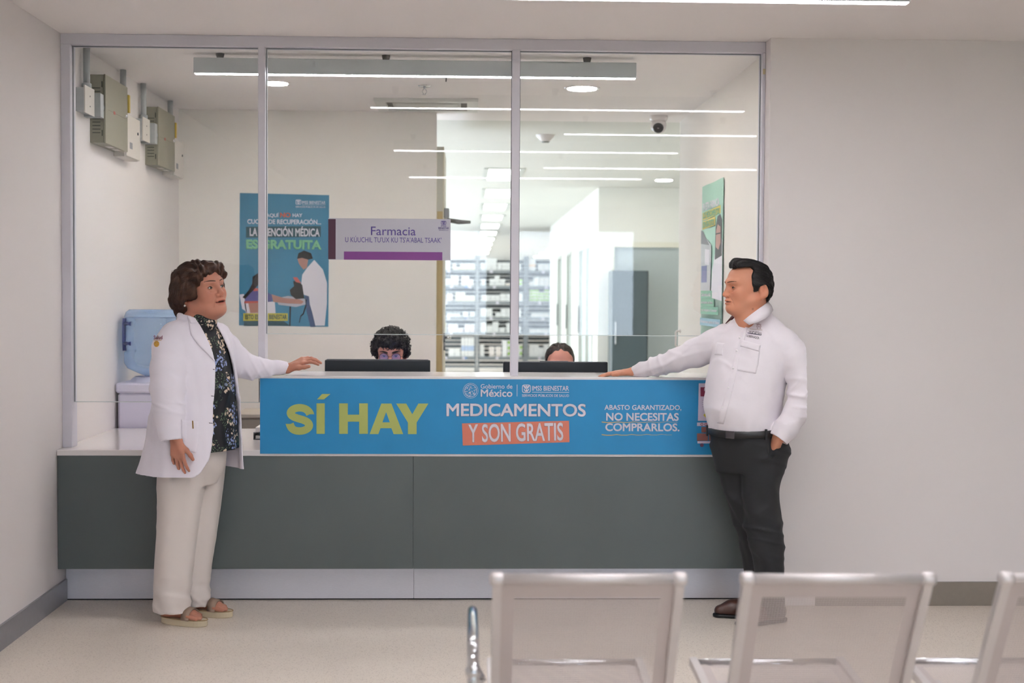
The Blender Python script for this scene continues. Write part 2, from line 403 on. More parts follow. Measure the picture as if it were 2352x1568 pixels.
MB().box(0, w, 0, .07, -.02, 0).box(0, w, l-.07, l, -.02, 0).box(0, .07, .07, l-.07, -.02, 0).box(w-.07, w, .07, l-.07, -.02, 0).build('fascia', M_ACW, e)
box('grille', mat('air_grille', 'c2c0b8', .5), .11, w-.11, .13, l-.13, -.016, -.004, 0, e)
box('slot', mat('air_slot', '6f6c64', .8), .07, w-.07, .07, l-.07, -.004, 0, 0, e)
for k in range(5): box('louvre', M_ACW, .13, w-.13, .15+k*(l-.3)/5, .15+k*(l-.3)/5+.02, -.02, -.016, 0, e)
tag(e, 'white rectangular ceiling air conditioning unit behind the pendant lamp', 'air conditioner')
p = at(1025, 140, .9)
MB().tube([(p[0], .9, H), (p[0]+.002, .9, H-.03), (p[0]-.001, .9, H-.06)], .004, 8).build('cable_stub', mat('cable_grey', '7d7670', .6))
tag(bpy.data.objects['cable_stub'], 'short grey cable stub poking down from pharmacy ceiling', 'cable')

# ------------------------------------------------------------------ counter
XC0 = at(598, 950, YP)[0]             # left end of raised part
XCR = xw+.06                          # right end, under the wall edge
e = empty('reception_counter', (0, 0, 0))
xs_ = at(949, 1150, YP)[0]
box('front_panel', M_PANEL, XL+.003, xs_-.0004, YP, -.05, ZK, ZL-.028, .001, e)
box('front_panel', M_PANEL, xs_+.0004, xw-.002, YP, -.05, ZK, ZL-.028, .001, e)
box('kick_plate', M_STEEL, XL+.004, xs_-.0008, -.012, .02, .006, ZK, 0, e)
box('kick_plate', M_STEEL, xs_+.0008, xw, -.012, .02, .006, ZK, 0, e)
box('floor_seal', M_DARK, XL+.004, xw, -.012, .02, 0, .006, 0, e)
box('carcass', M_WHITE, XL+.004, 1.49, .02, .22, .01, ZL-.03, 0, e)
for q in (XL+.004, .05, 1.465): box('support_panel', M_WHITE, q, q+.025, .225, .86, .0, ZL-.03, 0, e)
tag(e, 'long grey laminate reception counter with brushed steel kick plate', 'counter')
tag(box('worktop', M_WHITE, XL+.001, 1.495, YP-.004, .885, ZL-.028, ZL, .002), 'low white worktop running behind the glass screen', 'worktop')
e = empty('raised_ledge', (0, 0, 0))
box('front', M_WHITE, XC0, xw-.002, YP+.002, YP+.04, ZL, ZH-.028, 0, e)
box('end_panel', M_WHITE, XC0, XC0+.025, YP+.04, .24, ZL, ZH-.028, 0, e)
box('top', M_WHITE, XC0-.004, xw-.002, YP-.006, .25, ZH-.028, ZH, .002, e)
tag(e, 'raised white ledge behind the blue banner on the counter', 'counter ledge')

# banner
YBN = YP-.0095
def bx(u, v): return at(u, v, YBN)
zb0 = ZL-.016
xb1 = xw-.01
e = empty('banner', (0, 0, 0))
M_BLUE = mat('banner_blue', '208ac2', .45, var=.04, vscale=6)
box('sheet', M_BLUE, XC0, xb1, YBN, YBN+.002, zb0, ZH-.012, 0, e)
M_TW = mat('print_white', 'd9d2dc', .5); M_TY = mat('print_lime', 'b0b865', .5); M_TO = mat('print_orange', 'd87d66', .5)
M_TOR = mat('print_ochre', 'd3ae72', .5)
def bl_text(s, u0, v0, u1, v1, m_, bold=.0, rot=0., n='lettering'):
    a = bx(u0, v1); c = bx(u1, v0)
    return lettering(n, s, m_, a[0], c[0], a[2], c[2], YBN-.0015, e, bold, rot=rot)
def big(pts, holes=None):
    g = MB(); pp_ = [bx(*q) for q in pts]; g.poly([(q[0], q[2]) for q in pp_], YBN-.0012, YBN); return g
S_ = []                                        # the S as a broad stroke along its spine
sp = [(712.5, 951), (709, 944), (701, 938), (689, 935.5), (677, 937.5), (669, 943), (667.5, 950), (672, 956), (684, 960.5), (697, 964), (707, 969), (710.5, 976), (708, 983), (700, 988), (688, 990), (676, 988), (669, 982), (665.5, 973)]
spd = np.array(sp, float)
for _ in range(2):
    q = np.empty((len(spd)*2-2, 2)); q[0::2] = .75*spd[:-1]+.25*spd[1:]; q[1::2] = .25*spd[:-1]+.75*spd[1:]; spd = np.vstack([spd[:1], q, spd[-1:]])
lft, rgt = [], []
for i in range(len(spd)):
    t = spd[min(i+1, len(spd)-1)]-spd[max(i-1, 0)]; t /= np.linalg.norm(t)+1e-9; nrm = np.array([-t[1], t[0]])
    if i == 0: nrm = np.array([1., 0.])*(1 if nrm[0] > 0 else -1)
    if i == len(spd)-1: nrm = np.array([1., 0.])*(1 if nrm[0] > 0 else -1)
    wd = 9.6-1.0*abs(t[0]); lft.append(spd[i]+nrm*wd); rgt.append(spd[i]-nrm*wd)
g = MB(); vs = [];
for a_, b_ in zip(lft, rgt):
    for q in (a_, b_): p = bx(*q); vs += [(p[0], YBN-.0012-len(vs)*2e-6, p[2])]
g.add(vs, [(2*k, 2*k+1, 2*k+3, 2*k+2) for k in range(len(lft)-1)])
g.build('lettering', M_TY, e)
g = big([(727, 926), (746, 926), (746, 996), (727, 996)]); q = [bx(*t) for t in ((728, 917), (740, 904.5), (759, 904.5), (744, 917))]; g.poly([(t[0], t[2]) for t in q], YBN-.0012, YBN); g.build('lettering', M_TY, e)
g = big([(779, 926), (799, 926), (799, 952), (825, 952), (825, 926), (845, 926), (845, 996), (825, 996), (825, 968), (799, 968), (799, 996), (779, 996)]); g.build('lettering', M_TY, e)
g = big([(876, 926.5), (899, 926.5), (926, 996.5), (904, 996.5), (899, 983), (874, 983), (869, 996.5), (849, 996.5)]); o = g.build('lettering', M_TY, e)
g = MB(); q = [bx(*t) for t in ((887, 946), (895.5, 969.5), (878.5, 969.5))]; g.poly([(t[0], t[2]) for t in q], YBN-.0016, YBN-.001); g.build('letter_counter', M_BLUE, o)
g = big([(910, 926.5), (933, 926.5), (947, 951), (961, 926.5), (984, 926.5), (957, 970), (957, 996.5), (937, 996.5), (937, 970)]); g.build('lettering', M_TY, e)
bl_text('MEDICAMENTOS', 1025, 927, 1346, 956, M_TW, .03)
pts = [bx(1061, 972), bx(1307, 966), bx(1308, 1015), bx(1063, 1023)]
MB().poly([(p[0], p[2]) for p in pts], YBN-.001, YBN).build('highlight_block', M_TO, e)
a = bx(1075, 1014); c = bx(1294, 972)
lettering('lettering', 'Y SON GRATIS', M_TW, a[0], c[0], a[2], c[2], YBN-.002, e, .025, rot=.022)
bl_text('ABASTO GARANTIZADO,', 1388, 930, 1565, 943, M_TW, .02)
bl_text('NO NECESITAS', 1392, 948, 1559, 966, M_TW, .03)
bl_text('COMPRARLOS.', 1390, 972, 1561, 990, M_TW, .03)
for (u0, u1, v) in ((1382, 1556, 969), (1382, 1543, 998)):
    pp = [bx(u0+(u1-u0)*k/14, v+(1.2 if k % 3 else -.3)-.9*k/14) for k in range(15)]
    g = MB()
    for k in range(14):
        hgt = .0022*(1-k/18)
        g.add([(pp[k][0], YBN-.0012, pp[k][2]-hgt), (pp[k+1][0], YBN-.0012, pp[k+1][2]-hgt), (pp[k+1][0], YBN-.0012, pp[k+1][2]+hgt), (pp[k][0], YBN-.0012, pp[k][2]+hgt)], [(0, 1, 2, 3)])
    g.build('underline', M_TOR, e)
bl_text('Gobierno de', 1104, 882, 1177, 892, M_TW, .008)
bl_text('México', 1104, 894, 1177, 911, M_TW, .022)
a = bx(1187, 910); c = bx(1188.4, 883); MB().poly([(a[0], a[2]), (c[0], a[2]), (c[0], c[2]), (a[0], c[2])], YBN-.001, YBN).build('divider', M_TW, e)
bl_text('IMSS BIENESTAR', 1222, 886, 1307, 897, M_TW, .015)
a = bx(1222, 901); c = bx(1307, 900); MB().poly([(a[0], a[2]), (c[0], a[2]), (c[0], c[2]), (a[0], c[2])], YBN-.001, YBN).build('divider', M_TW, e)
bl_text('SERVICIOS PÚBLICOS DE SALUD', 1199, 904, 1307, 911, M_TW, .012)
def ring(g, cx, cz, r0, r1, y, n=36, a0=0, a1=2*math.pi, sx=1., T=None):
    vs = []; fs = []
    for k in range(n+1):
        a_ = a0+(a1-a0)*k/n
        for r in (r0, r1): vs.append((cx+sx*r*math.cos(a_), y, cz+r*math.sin(a_)))
    for k in range(n): fs.append((2*k, 2*k+1, 2*k+3, 2*k+2))
    if T: vs = [T(*p) for p in vs]
    g.add(vs, fs)
def disc(g, cx, cz, r, y, n=24, sx=1., T=None):
    vs = [(cx+sx*r*math.cos(k*2*math.pi/n), y, cz+r*math.sin(k*2*math.pi/n)) for k in range(n)]
    if T: vs = [T(*p) for p in vs]
    g.add(vs, [tuple(range(n))])
# round national seal: ring of dots, inner ring, eagle-like strokes
cc = bx(1081, 897); R0 = abs(bx(1099, 897)[0]-cc[0])
g = MB()
for k in range(44):
    a_ = k*2*math.pi/44
    disc(g, cc[0]+R0*.95*math.cos(a_), cc[2]+R0*.95*math.sin(a_), R0*.045, YBN-.001, 8)
ring(g, cc[0], cc[2], R0*.74, R0*.80, YBN-.001)
rr = random.Random(3)
for k in range(46):
    a_ = rr.uniform(0, 6.28); q = R0*.66*math.sqrt(rr.random())
    ring(g, cc[0]+q*math.cos(a_), cc[2]+q*math.sin(a_), R0*.07, R0*.115, YBN-.001, 8, a_, a_+2.4)
g.build('round_seal', M_TW, e)
def health_badge(x0, x1, z0, z1, y, parent, m_, back, T=None):
    """rounded square with an eagle above a seated figure, as strokes"""
    w = x1-x0; h_ = z1-z0; cx = (x0+x1)/2; cz = (z0+z1)/2; g = MB()
    out = []
    for k in range(40):
        a_ = k*2*math.pi/40; ca, sa = math.cos(a_), math.sin(a_)
        out.append((cx+w/2*math.copysign(abs(ca)**.45, ca), cz+h_/2*math.copysign(abs(sa)**.45, sa)))
    vs = [(p[0], y, p[1]) for p in out]+[(cx+(p[0]-cx)*.84, y, cz+(p[1]-cz)*.84) for p in out]
    if T: vs = [T(*p) for p in vs]
    g.add(vs, [(k, (k+1) % 40, 40+(k+1) % 40, 40+k) for k in range(40)])
    def pl(ps):
        vs = [(x0+w*p[0], y, z0+h_*p[1]) for p in ps]
        if T: vs = [T(*p) for p in vs]
        g.add(vs, [tuple(range(len(vs)))])
    pl([(.14, .86), (.34, .86), (.47, .62), (.5, .40), (.40, .5), (.22, .66)])
    pl([(.86, .86), (.66, .86), (.53, .62), (.5, .40), (.60, .5), (.78, .66)])
    pl([(.44, .90), (.56, .90), (.58, .72), (.5, .62), (.42, .72)])
    pl([(.30, .14), (.70, .14), (.66, .34), (.54, .42), (.42, .36)])
    pl([(.20, .50), (.28, .52), (.36, .30), (.26, .22)]); pl([(.80, .50), (.72, .52), (.66, .36), (.76, .24)])
    return g.build('health_emblem', m_, parent)
a = bx(1199, 902); c = bx(1219, 883); health_badge(a[0], c[0], a[2], c[2], YBN-.001, e, M_TW, None)
# printed trolley of supplies at the right end
def bpoly(ps, m_, name, dy=.001):
    pp = [bx(*q) for q in ps]
    return MB().poly([(q[0], q[2]) for q in pp], YBN-dy, YBN).build(name, m_, e)
M_PK = mat('print_pink', 'cfc3d6', .5); M_MAR = mat('print_maroon', '8d3450', .5); M_BRN = mat('print_brown', '96625a', .5)
bpoly([(1605, 880), (1668, 880), (1668, 966), (1603, 966)], M_PK, 'printed_crate')
bpoly([(1609, 889), (1668, 889), (1668, 910), (1609, 910)], M_MAR, 'printed_banner', .0015)
bl_text('Ruta de la', 1617, 891, 1664, 898, M_TW, .02); bl_text('Salud', 1619, 900, 1646, 908, M_TW, .02)
bpoly([(1615, 953), (1627, 941), (1639, 953), (1627, 965)], mat('print_yellow', 'd6c552', .5), 'printed_diamond', .0018)
for k in range(4): bpoly([(1613, 918+k*5), (1640-k*3, 918+k*5), (1640-k*3, 919+k*5), (1613, 919+k*5)], mat('print_grey', '8d7f94', .5), 'printed_text_line', .0016)
bpoly([(1601, 970), (1668, 970), (1668, 978), (1601, 978)], M_PK, 'printed_rail')
g = MB()
for k in range(4):
    q = bx(1612+k*9, 974); ring(g, q[0], q[2], .004, .007, YBN-.0016, 14)
g.build('printed_icons', mat('print_red', 'b0433f', .5), e)
bpoly([(1611, 980), (1640, 980), (1640, 993), (1611, 993)], M_BRN, 'printed_carton'); bpoly([(1642, 980), (1668, 980), (1668, 993), (1642, 993)], M_BRN, 'printed_carton')
bpoly([(1601, 995), (1626, 995), (1626, 1012), (1601, 1012)], M_BRN, 'printed_carton'); bpoly([(1628, 995), (1668, 995), (1668, 1012), (1628, 1012)], M_BRN, 'printed_carton')
bpoly([(1602, 1013), (1668, 1013), (1668, 1018), (1602, 1018)], M_PK, 'printed_rail')
g = MB(); q = bx(1612, 1022); disc(g, q[0], q[2], .009, YBN-.0012); g.build('printed_wheel', mat('print_plum', '6d4563', .5), e)
tag(e, 'long blue banner reading SÍ HAY MEDICAMENTOS Y SON GRATIS on counter', 'banner')
# ------------------------------------------------------------------ electrical gear on the left wall
M_CAB = mat('panelboard_beige', '94907e', .5, var=.02, vscale=5); M_CABS = mat('slot_dark', '3c3f38', .7)
M_GALV = mat('galvanised', 'b4b8ba', .45, .25, var=.05, vscale=40); M_IVORY = mat('ivory_plate', 'dad3cb', .5)
p_ = at(243, 250, .45)[0]-XL
cabL = atx(293, 260, XL+p_)[1]-.45
def panelboard(y0, label):
    z0, z1 = 2.258, 2.606
    e = empty('electrical_panel', (XL, y0, z0)); h = z1-z0
    box('body', M_CAB, 0, p_*.86, 0, cabL, 0, h, .002, e)
    d = box('door', M_CAB, p_*.88, p_, -.002, cabL+.002, -.002, h+.002, .002, e)
    for k in range(10):
        zz = h*(.25 if k < 5 else .70)+(k % 5-2)*.018
        box('louvre', M_CABS, p_*.16, p_*.66, -.0012, 0, zz-.002, zz+.002, 0, e)
    for zz in (.05, h-.05): box('hinge', M_CABS, p_*.74, p_*.80, -.002, 0, zz-.015, zz+.015, 0, e)
    l = MB().lathe([(0, .006), (.008, .006), (.01, 0)], 14, (p_, cabL-.03, h*.55), 'x').build('latch', M_CHROME, d)
    box('brand_line', mat('print_darkgrey', '77735f', .5), p_, p_+.0006, cabL*.1, cabL*.9, h*.5-.001, h*.5+.001, 0, d)
    box('red_mark', mat('print_brick', 'b5584a', .5), p_, p_+.001, cabL*.34, cabL*.42, h*.5-.008, h*.5+.008, 0, d)
    for k in range(2): box('bottom_sticker', M_IVORY, p_*.4, p_*.8, cabL*(.35+.3*k), cabL*(.55+.3*k), -.0025, -.002, 0, e)
    return tag(e, label, 'electrical panel', 'beige electrical panels')
Y1, Y2 = .45, 1.636
panelboard(Y1, 'larger-looking beige electrical panel nearest the glass on the side wall')
panelboard(Y2, 'beige electrical panel further back, near the wall corner')
yfar = atx(320, 350, XL+.07)[1]
for k, (y0, w_) in enumerate(((Y1, 'first'), (Y2, 'second'))):
    ya = y0+cabL+.015; yb = ya+.30
    e = empty('control_box', (XL, ya, 2.235))
    box('body', M_IVORY, 0, .062, 0, yb-ya, 0, .235, .003, e); box('cover', M_IVORY, .064, .074, .004, yb-ya-.004, .004, .231, .002, e)
    box('warning_tab', mat('yellow_tab', 'd3b43c', .5), .01, .085, .004, .03, .24, .335, 0, e)
    box('printed_mark', mat('print_slate', '8a8a90', .5), .074, .0745, .06, .12, .05, .085, 0, e)
    MB().lathe([(0, .004), (.008, .004), (.008, 0)], 12, (.074, .24, .15), 'x').build('knob', M_BLACK, e)
    tag(e, 'pale control box with yellow tab just past the %s electrical panel' % ('near' if k == 0 else 'far'), 'control box', 'pale control boxes')
    ja = y0-.275
    e = empty('junction_box', (XL, ja, 2.385))
    box('body', M_GALV, 0, .05, 0, .15, 0, .115, .002, e); box('cover_plate', M_IVORY, .05, .056, -.008, .158, -.01, .125, 0, e)
    for q in (.03, .08): MB().lathe([(0, .001), (.004, .001), (.004, 0)], 10, (.057, .075, q), 'x').build('screw', M_CABS, e)
    tag(e, 'small junction box with ivory cover plate beside the %s electrical panel' % ('near' if k == 0 else 'far'), 'junction box', 'junction boxes')
    e = empty('switch_box', (XL, ja+.165, 2.375))
    box('body', M_GALV, 0, .085, 0, .06, 0, .12, .002, e)
    MB().tube([(.055, .06, .06), (.055, .11, .06)], .02, 18).build('connector', M_GALV, e)
    MB().lathe([(.026, 0), (.026, .012), (.02, .012)], 18, (.055, .092, .06), 'y').build('lock_ring', M_CHROME, e)
    tag(e, 'galvanised box with round connector into the %s electrical panel' % ('near' if k == 0 else 'far'), 'switch box', 'galvanised switch boxes')
    for yy, zb_, w2, xx in ((ja+.12, 2.51, 'junction box', .028), (y0+cabL+.11, 2.475, 'control box', .03)):
        e = empty('conduit', (XL+xx, yy, zb_))
        MB().tube([(0, 0, 0), (0, 0, H-zb_)], .017, 16).build('pipe', M_GALV, e)
        MB().lathe([(.017, 0), (.024, .004), (.024, .024), (.017, .028)], 16).build('coupling', M_GALV, e)
        tag(e, 'vertical galvanised conduit rising from %s %s to ceiling' % ('near' if k == 0 else 'far', w2), 'conduit', 'galvanised conduits')

# ------------------------------------------------------------------ poster on the partition wall
YPO = YB-.002
def cq(cx, cy): return (530+cx/4.273, 420+cy/4.273)
e = empty('wall_poster', (0, 0, 0))
pc = [at(551, 443, YPO), at(756, 448, YPO), at(754, 750, YPO), at(549, 747, YPO)]
MB().poly([(q[0], q[2]) for q in pc], YPO-.001, YPO+.0015).build('sheet', mat('poster_blue', '4489ab', .4, var=.03, vscale=4), e)
def pp(pts, m_, n, lay=1):
    q = [at(*cq(*t), YPO) for t in pts]
    return MB().poly([(a[0], a[2]) for a in q], YPO-.001-.0006*lay, YPO-.0005).build(n, m_, e)
def pt(s, x0, y0, x1, y1, m_, bold=.02, lay=2, rot=0.):
    a = at(*cq(x0, y1), YPO); c = at(*cq(x1, y0), YPO)
    return lettering('lettering', s, m_, a[0], c[0], a[2], c[2], YPO-.0012-.0006*lay, e, bold, rot=rot)
M_PW = mat('poster_white', 'e2dde6', .5); M_PG = mat('poster_green', '86c79a', .5); M_PD = mat('poster_dark', '2f5560', .5)
M_SK = mat('print_skin', 'b9897c', .55); M_HK = mat('print_hair', '2f2b2c', .55)
a = at(*cq(637, 213), YPO); c = at(*cq(692, 163), YPO); health_badge(a[0], c[0], a[2], c[2], YPO-.002, e, M_PW, None)
pt('IMSS BIENESTAR', 700, 178, 930, 207, M_PW, .015); pt('SERVICIOS PÚBLICOS DE SALUD', 637, 224, 930, 243, M_PW, .015)
pp([(700, 214), (930, 214), (930, 217), (700, 217)], M_PW, 'divider')
pt('AQUÍ', 345, 292, 472, 342, M_PW, .03); pt('NO', 484, 292, 588, 338, mat('poster_orange', 'd9694f', .5), .05); pt('HAY', 607, 300, 704, 335, M_PW, .03)
pt('CUOTA DE RECUPERACIÓN...', 163, 350, 888, 402, M_PW, .03)
pp([(150, 430), (884, 424), (884, 530), (150, 537)], M_PD, 'dark_block')
pt('LA ATENCIÓN MÉDICA', 186, 428, 874, 522, M_PW, .03, 3)
pt('ES GRATUITA', 150, 560, 892, 650, M_PG, .06)
pp([(85, 1095), (130, 1088), (160, 1265), (112, 1235)], M_PW, 'printed_chair', 1)
pp([(130, 1352), (282, 1352), (430, 1352), (520, 1355), (585, 1402), (130, 1402)], M_PD, 'printed_skirt', 1)
pp([(135, 1180), (282, 1165), (432, 1165), (440, 1278), (150, 1278)], M_PW, 'printed_apron', 1)
pp([(440, 1135), (560, 1108), (745, 1140), (742, 1190), (640, 1217), (470, 1195)], mat('print_table', 'b9b8c4', .5), 'printed_table', 1)
for q in ([(576, 1212), (592, 1212), (587, 1405), (574, 1405)], [(735, 1190), (748, 1190), (716, 1290), (690, 1310), (676, 1372), (668, 1372), (684, 1300), (708, 1280)]): pp(q, M_HK, 'printed_table_leg', 1)
pp([(150, 1090), (230, 1035), (300, 1040), (380, 1085), (425, 1108), (400, 1165), (282, 1172), (138, 1172)], mat('print_violet', '5f5f9a', .55), 'printed_blouse', 2)
pp([(210, 1030), (300, 1035), (302, 1056), (226, 1062)], mat('print_coral', 'd2675f', .55), 'printed_collar', 3)
pp([(135, 1160), (282, 1158), (282, 1176), (132, 1182)], MATS['print_coral'], 'printed_hem', 3)
pp([(400, 1092), (520, 1128), (680, 1143), (718, 1165), (692, 1187), (560, 1182), (418, 1168)], M_SK, 'printed_forearm', 3)
pp([(172, 1178), (275, 1172), (278, 1275), (192, 1275)], M_SK, 'printed_arm', 3)
pp([(270, 900), (340, 900), (370, 960), (352, 1030), (290, 1040), (262, 980)], M_SK, 'printed_face', 2)
pp([(215, 920), (275, 880), (345, 890), (300, 930), (284, 985), (230, 1045), (190, 1085), (142, 1138), (116, 1122), (180, 1050), (212, 985)], M_HK, 'printed_braid', 3)
pp([(725, 1105), (775, 1105), (802, 1270), (832, 1412), (782, 1412), (742, 1250)], mat('print_denim', '475b82', .55), 'printed_trousers', 1)
pp([(655, 745), (700, 728), (762, 738), (748, 832), (715, 850), (690, 822), (668, 790)], M_SK, 'printed_nurse_face', 2)
pp([(650, 745), (665, 690), (720, 663), (790, 690), (806, 742), (760, 752), (700, 735)], M_HK, 'printed_nurse_hair', 3)
pp([(820, 755), (905, 850), (945, 980), (945, 1180), (922, 1400), (830, 1400), (800, 1270), (776, 1190), (768, 1112), (702, 1092), (690, 1010), (702, 900), (752, 830)], M_PW, 'printed_lab_coat', 2)
pp([(612, 962), (665, 965), (702, 1000), (722, 1132), (640, 1140), (590, 1100), (580, 1050), (622, 1012)], M_HK, 'printed_cuff', 3)
pp([(610, 925), (652, 925), (692, 985), (640, 972)], MATS['print_coral'], 'printed_hand', 4)
pp([(123, 1278), (560, 1278), (560, 1353), (123, 1353)], mat('poster_yellow', 'cbc04c', .5), 'yellow_block', 4)
pt('ESTO ES', 142, 1292, 272, 1337, M_PD, .02, 5); pt('BIENESTAR', 378, 1292, 552, 1337, M_PD, .02, 5)
tag(e, 'blue wall poster with nurse and patient, reading ES GRATUITA', 'poster')

# ------------------------------------------------------------------ sign stuck on the glass
YS = -.0055
e = empty('glass_sign', (0, 0, 0))
def sq(u0, v0, u1, v1, m_, n, lay):
    a = at(u0, v1, YS); c = at(u1, v0, YS)
    return box(n, m_, a[0], c[0], YS-.0008*lay-.0012, YS, a[2], c[2], 0, e)
sq(754, 503, 1035, 596, mat('sign_grey', 'bcbac4', .4), 'sheet', 0)
sq(754, 503, 771, 595, mat('sign_maroon', '512b40', .4), 'maroon_stripe', 1)
sq(790, 579, 1016, 596, mat('sign_purple', '83408c', .4), 'purple_stripe', 1)
M_SV = mat('sign_violet', '5d4c93', .45)
def st(s, u0, v0, u1, v1, bold):
    a = at(u0, v1, YS); c = at(u1, v0, YS); lettering('lettering', s, M_SV, a[0], c[0], a[2], c[2], YS-.0025, e, bold)
st('Farmacia', 852, 521, 955, 540, .004); st("U KÚUCHIL TU'UX KU TS'A'ABAL TSAAK'", 793, 543, 1014, 556, .003)
a = at(1013, 516, YS); c = at(1025, 507, YS); health_badge(a[0], c[0], a[2], c[2], YS-.0025, e, M_SV, None)
st('IMSS', 1013, 517, 1025, 520.5, .01); st('BIENESTAR', 1007, 521.5, 1031, 526, .01); st('SERVICIOS PÚBLICOS DE SALUD', 1008, 527.5, 1030, 529.5, .01)
tag(e, 'grey sign reading Farmacia stuck on the glass above the clerk', 'sign')

# ------------------------------------------------------------------ poster on the inner right wall
e = empty('wall_poster', (0, 0, 0)); XP = 1.4985; YN, YF2 = 1.27, 1.985; ZT, ZB = 2.183, 1.235
def T2(s_, y_, t_): return (XP+y_, YF2-s_*(YF2-YN), t_)
wv = MB(); nn = 24
vs = []
for k in range(nn+1):
    s_ = k/nn
    for zz in (ZB, ZT): vs.append((XP-.004-.003*math.sin(s_*9), YF2-s_*(YF2-YN), zz-(.012*math.sin(s_*5) if zz == ZB else 0)))
wv.add(vs, [(2*k, 2*k+1, 2*k+3, 2*k+2) for k in range(nn)], True)
sh = wv.build('sheet', mat('poster_mint', 'add8c9', .55, var=.03, vscale=5), e)
sm = sh.modifiers.new('t', 'SOLIDIFY'); sm.thickness = .001
def rp(pts, m_, n, lay=1):
    vs = [T2(s_, -.0078-.0008*lay, ZB+(ZT-ZB)*t_) for s_, t_ in pts]; k = len(vs)
    vs += [(v[0]+.0006, v[1], v[2]) for v in vs]
    fs = [tuple(range(k)), tuple(range(2*k-1, k-1, -1))]+[(i, i+k, (i+1) % k+k, (i+1) % k) for i in range(k)]
    return MB().add(vs, fs).build(n, m_, e)
def rt(s, s0, t0, s1, t1, m_, bold=.02, lay=3):
    lettering('lettering', s, m_, s0, s1, ZB+(ZT-ZB)*t0, ZB+(ZT-ZB)*t1, 0, e, bold, T=lambda x, y, z: T2(x, -.0078-.0008*lay+y, z))
M_RY = mat('poster_lemon', 'e0c83f', .5); M_RG = mat('poster_leaf', '5fae86', .5); M_RB = mat('poster_sky', '7fb6cc', .5); M_RGY = mat('poster_grey', 'b9bcc0', .5)
rt('EN ESTA FARMACIA', .08, .835, .85, .885, M_PW, .04)
rp([(.06, .772), (.90, .785), (.90, .835), (.06, .822)], M_RY, 'yellow_block'); rt('LOS MEDICAMENTOS', .09, .782, .86, .822, M_RG, .03)
rp([(.06, .712), (.66, .720), (.66, .776), (.06, .766)], M_RY, 'yellow_block'); rt('SON GRATUITOS', .09, .722, .62, .762, M_RG, .03)
rp([(0, .30), (.46, .30), (.50, .60), (.0, .70)], M_RGY, 'printed_shelf'); rp([(0, .62), (.40, .60), (.1, .70), (0, .71)], mat('print_graphite', '6c6e72', .55), 'printed_canopy', 2)
rp([(.04, .36), (.30, .36), (.30, .47), (.04, .47)], mat('print_indigo', '6a70a5', .55), 'printed_bin', 2)
rp([(.20, .48), (.40, .47), (.42, .57), (.20, .58)], M_PW, 'printed_carton', 2)
rp([(.50, .26), (1., .24), (1., .62), (.86, .60), (.70, .56), (.56, .44)], M_PW, 'printed_lab_coat', 2)
rp([(.68, .50), (.98, .52), (.98, .74), (.90, .78), (.78, .77), (.70, .70)], M_HK, 'printed_hair', 3)
rp([(.72, .58), (.84, .56), (.93, .60), (.92, .70), (.80, .72), (.73, .68)], M_SK, 'printed_face', 4)
rp([(.72, .657), (.92, .657), (.92, .665), (.72, .665)], M_HK, 'printed_spectacles', 5)
for k, (w_, tx, cc_) in enumerate(((.56, 'Cada receta surtida', M_RG), (.66, 'se mueve, se lleva', M_RG), (.86, 'y se recupera el bienestar', M_RG))):
    rp([(.02, .255-.052*k), (w_, .255-.052*k), (w_, .305-.052*k), (.02, .305-.052*k)], cc_, 'green_block', 3); rt(tx, .06, .268-.052*k, w_-.05, .292-.052*k, M_PW, .02, 5)
rp([(0, .075), (.96, .075), (.96, .125), (0, .125)], M_RB, 'blue_block', 3); rt('Estamos para ti bien', .05, .088, .92, .112, M_PW, .02, 5)
tag(e, 'mint and yellow pharmacy poster on the inner side wall behind the man', 'poster')
p = atx(1563, 778, 1.5)
e = empty('pull_handle', (1.5, p[1], p[2]))
MB().tube([(0, 0, .055), (-.028, 0, .055), (-.034, 0, .045), (-.034, 0, -.045), (-.028, 0, -.055), (0, 0, -.055)], .007, 12).build('grip', M_WHITE, e)
for q in (.055, -.055): MB().lathe([(.013, 0), (.013, -.004), (0, -.004)], 16, (0, 0, q), 'x').build('rose', M_WHITE, e)
tag(e, 'small white pull handle fixed to the inner side wall', 'handle')

# ------------------------------------------------------------------ water dispenser behind the counter
wc = at(345, 880, .90); wc[0] = -1.772; M_LILAC = mat('dispenser_plastic', 'd9d4e6', .35)
e = empty('water_dispenser', (wc[0], 1.06, 0)); ztop = wc[2]
box('cabinet', M_LILAC, -.148, .148, -.15, .15, .01, ztop-.055, .012, e)
box('top_tray', M_LILAC, -.158, .158, -.16, .16, ztop-.055, ztop, .010, e)
box('recess_shade', mat('dispenser_shadow', 'cbc6dc', .4), -.10, .10, -.152, -.149, .45, .70, 0, e)  # flat plate; the recess's shade is only its darker colour
MB().lathe([(.12, 0), (.10, .02), (.085, .03)], 32, (0, 0, ztop)).build('collar', M_LILAC, e)
tag(e, 'pale lilac water dispenser standing behind the low worktop', 'water dispenser')
m = bpy.data.materials.new('blue_bottle_plastic'); m.use_nodes = True; MATS[m.name] = m
nt = m.node_tree; N = nt.nodes; L = nt.links; b = N['Principled BSDF']
b.inputs['Base Color'].default_value = (*srgb('b3cdec'), 1); b.inputs['Roughness'].default_value = .12
tr = N.new('ShaderNodeBsdfTransparent'); tr.inputs[0].default_value = (*srgb('dcebfa'), 1); mx = N.new('ShaderNodeMixShader')
lw = N.new('ShaderNodeLayerWeight'); lw.inputs[0].default_value = .35
mr = N.new('ShaderNodeMapRange'); mr.inputs['To Min'].default_value = .22; mr.inputs['To Max'].default_value = .85
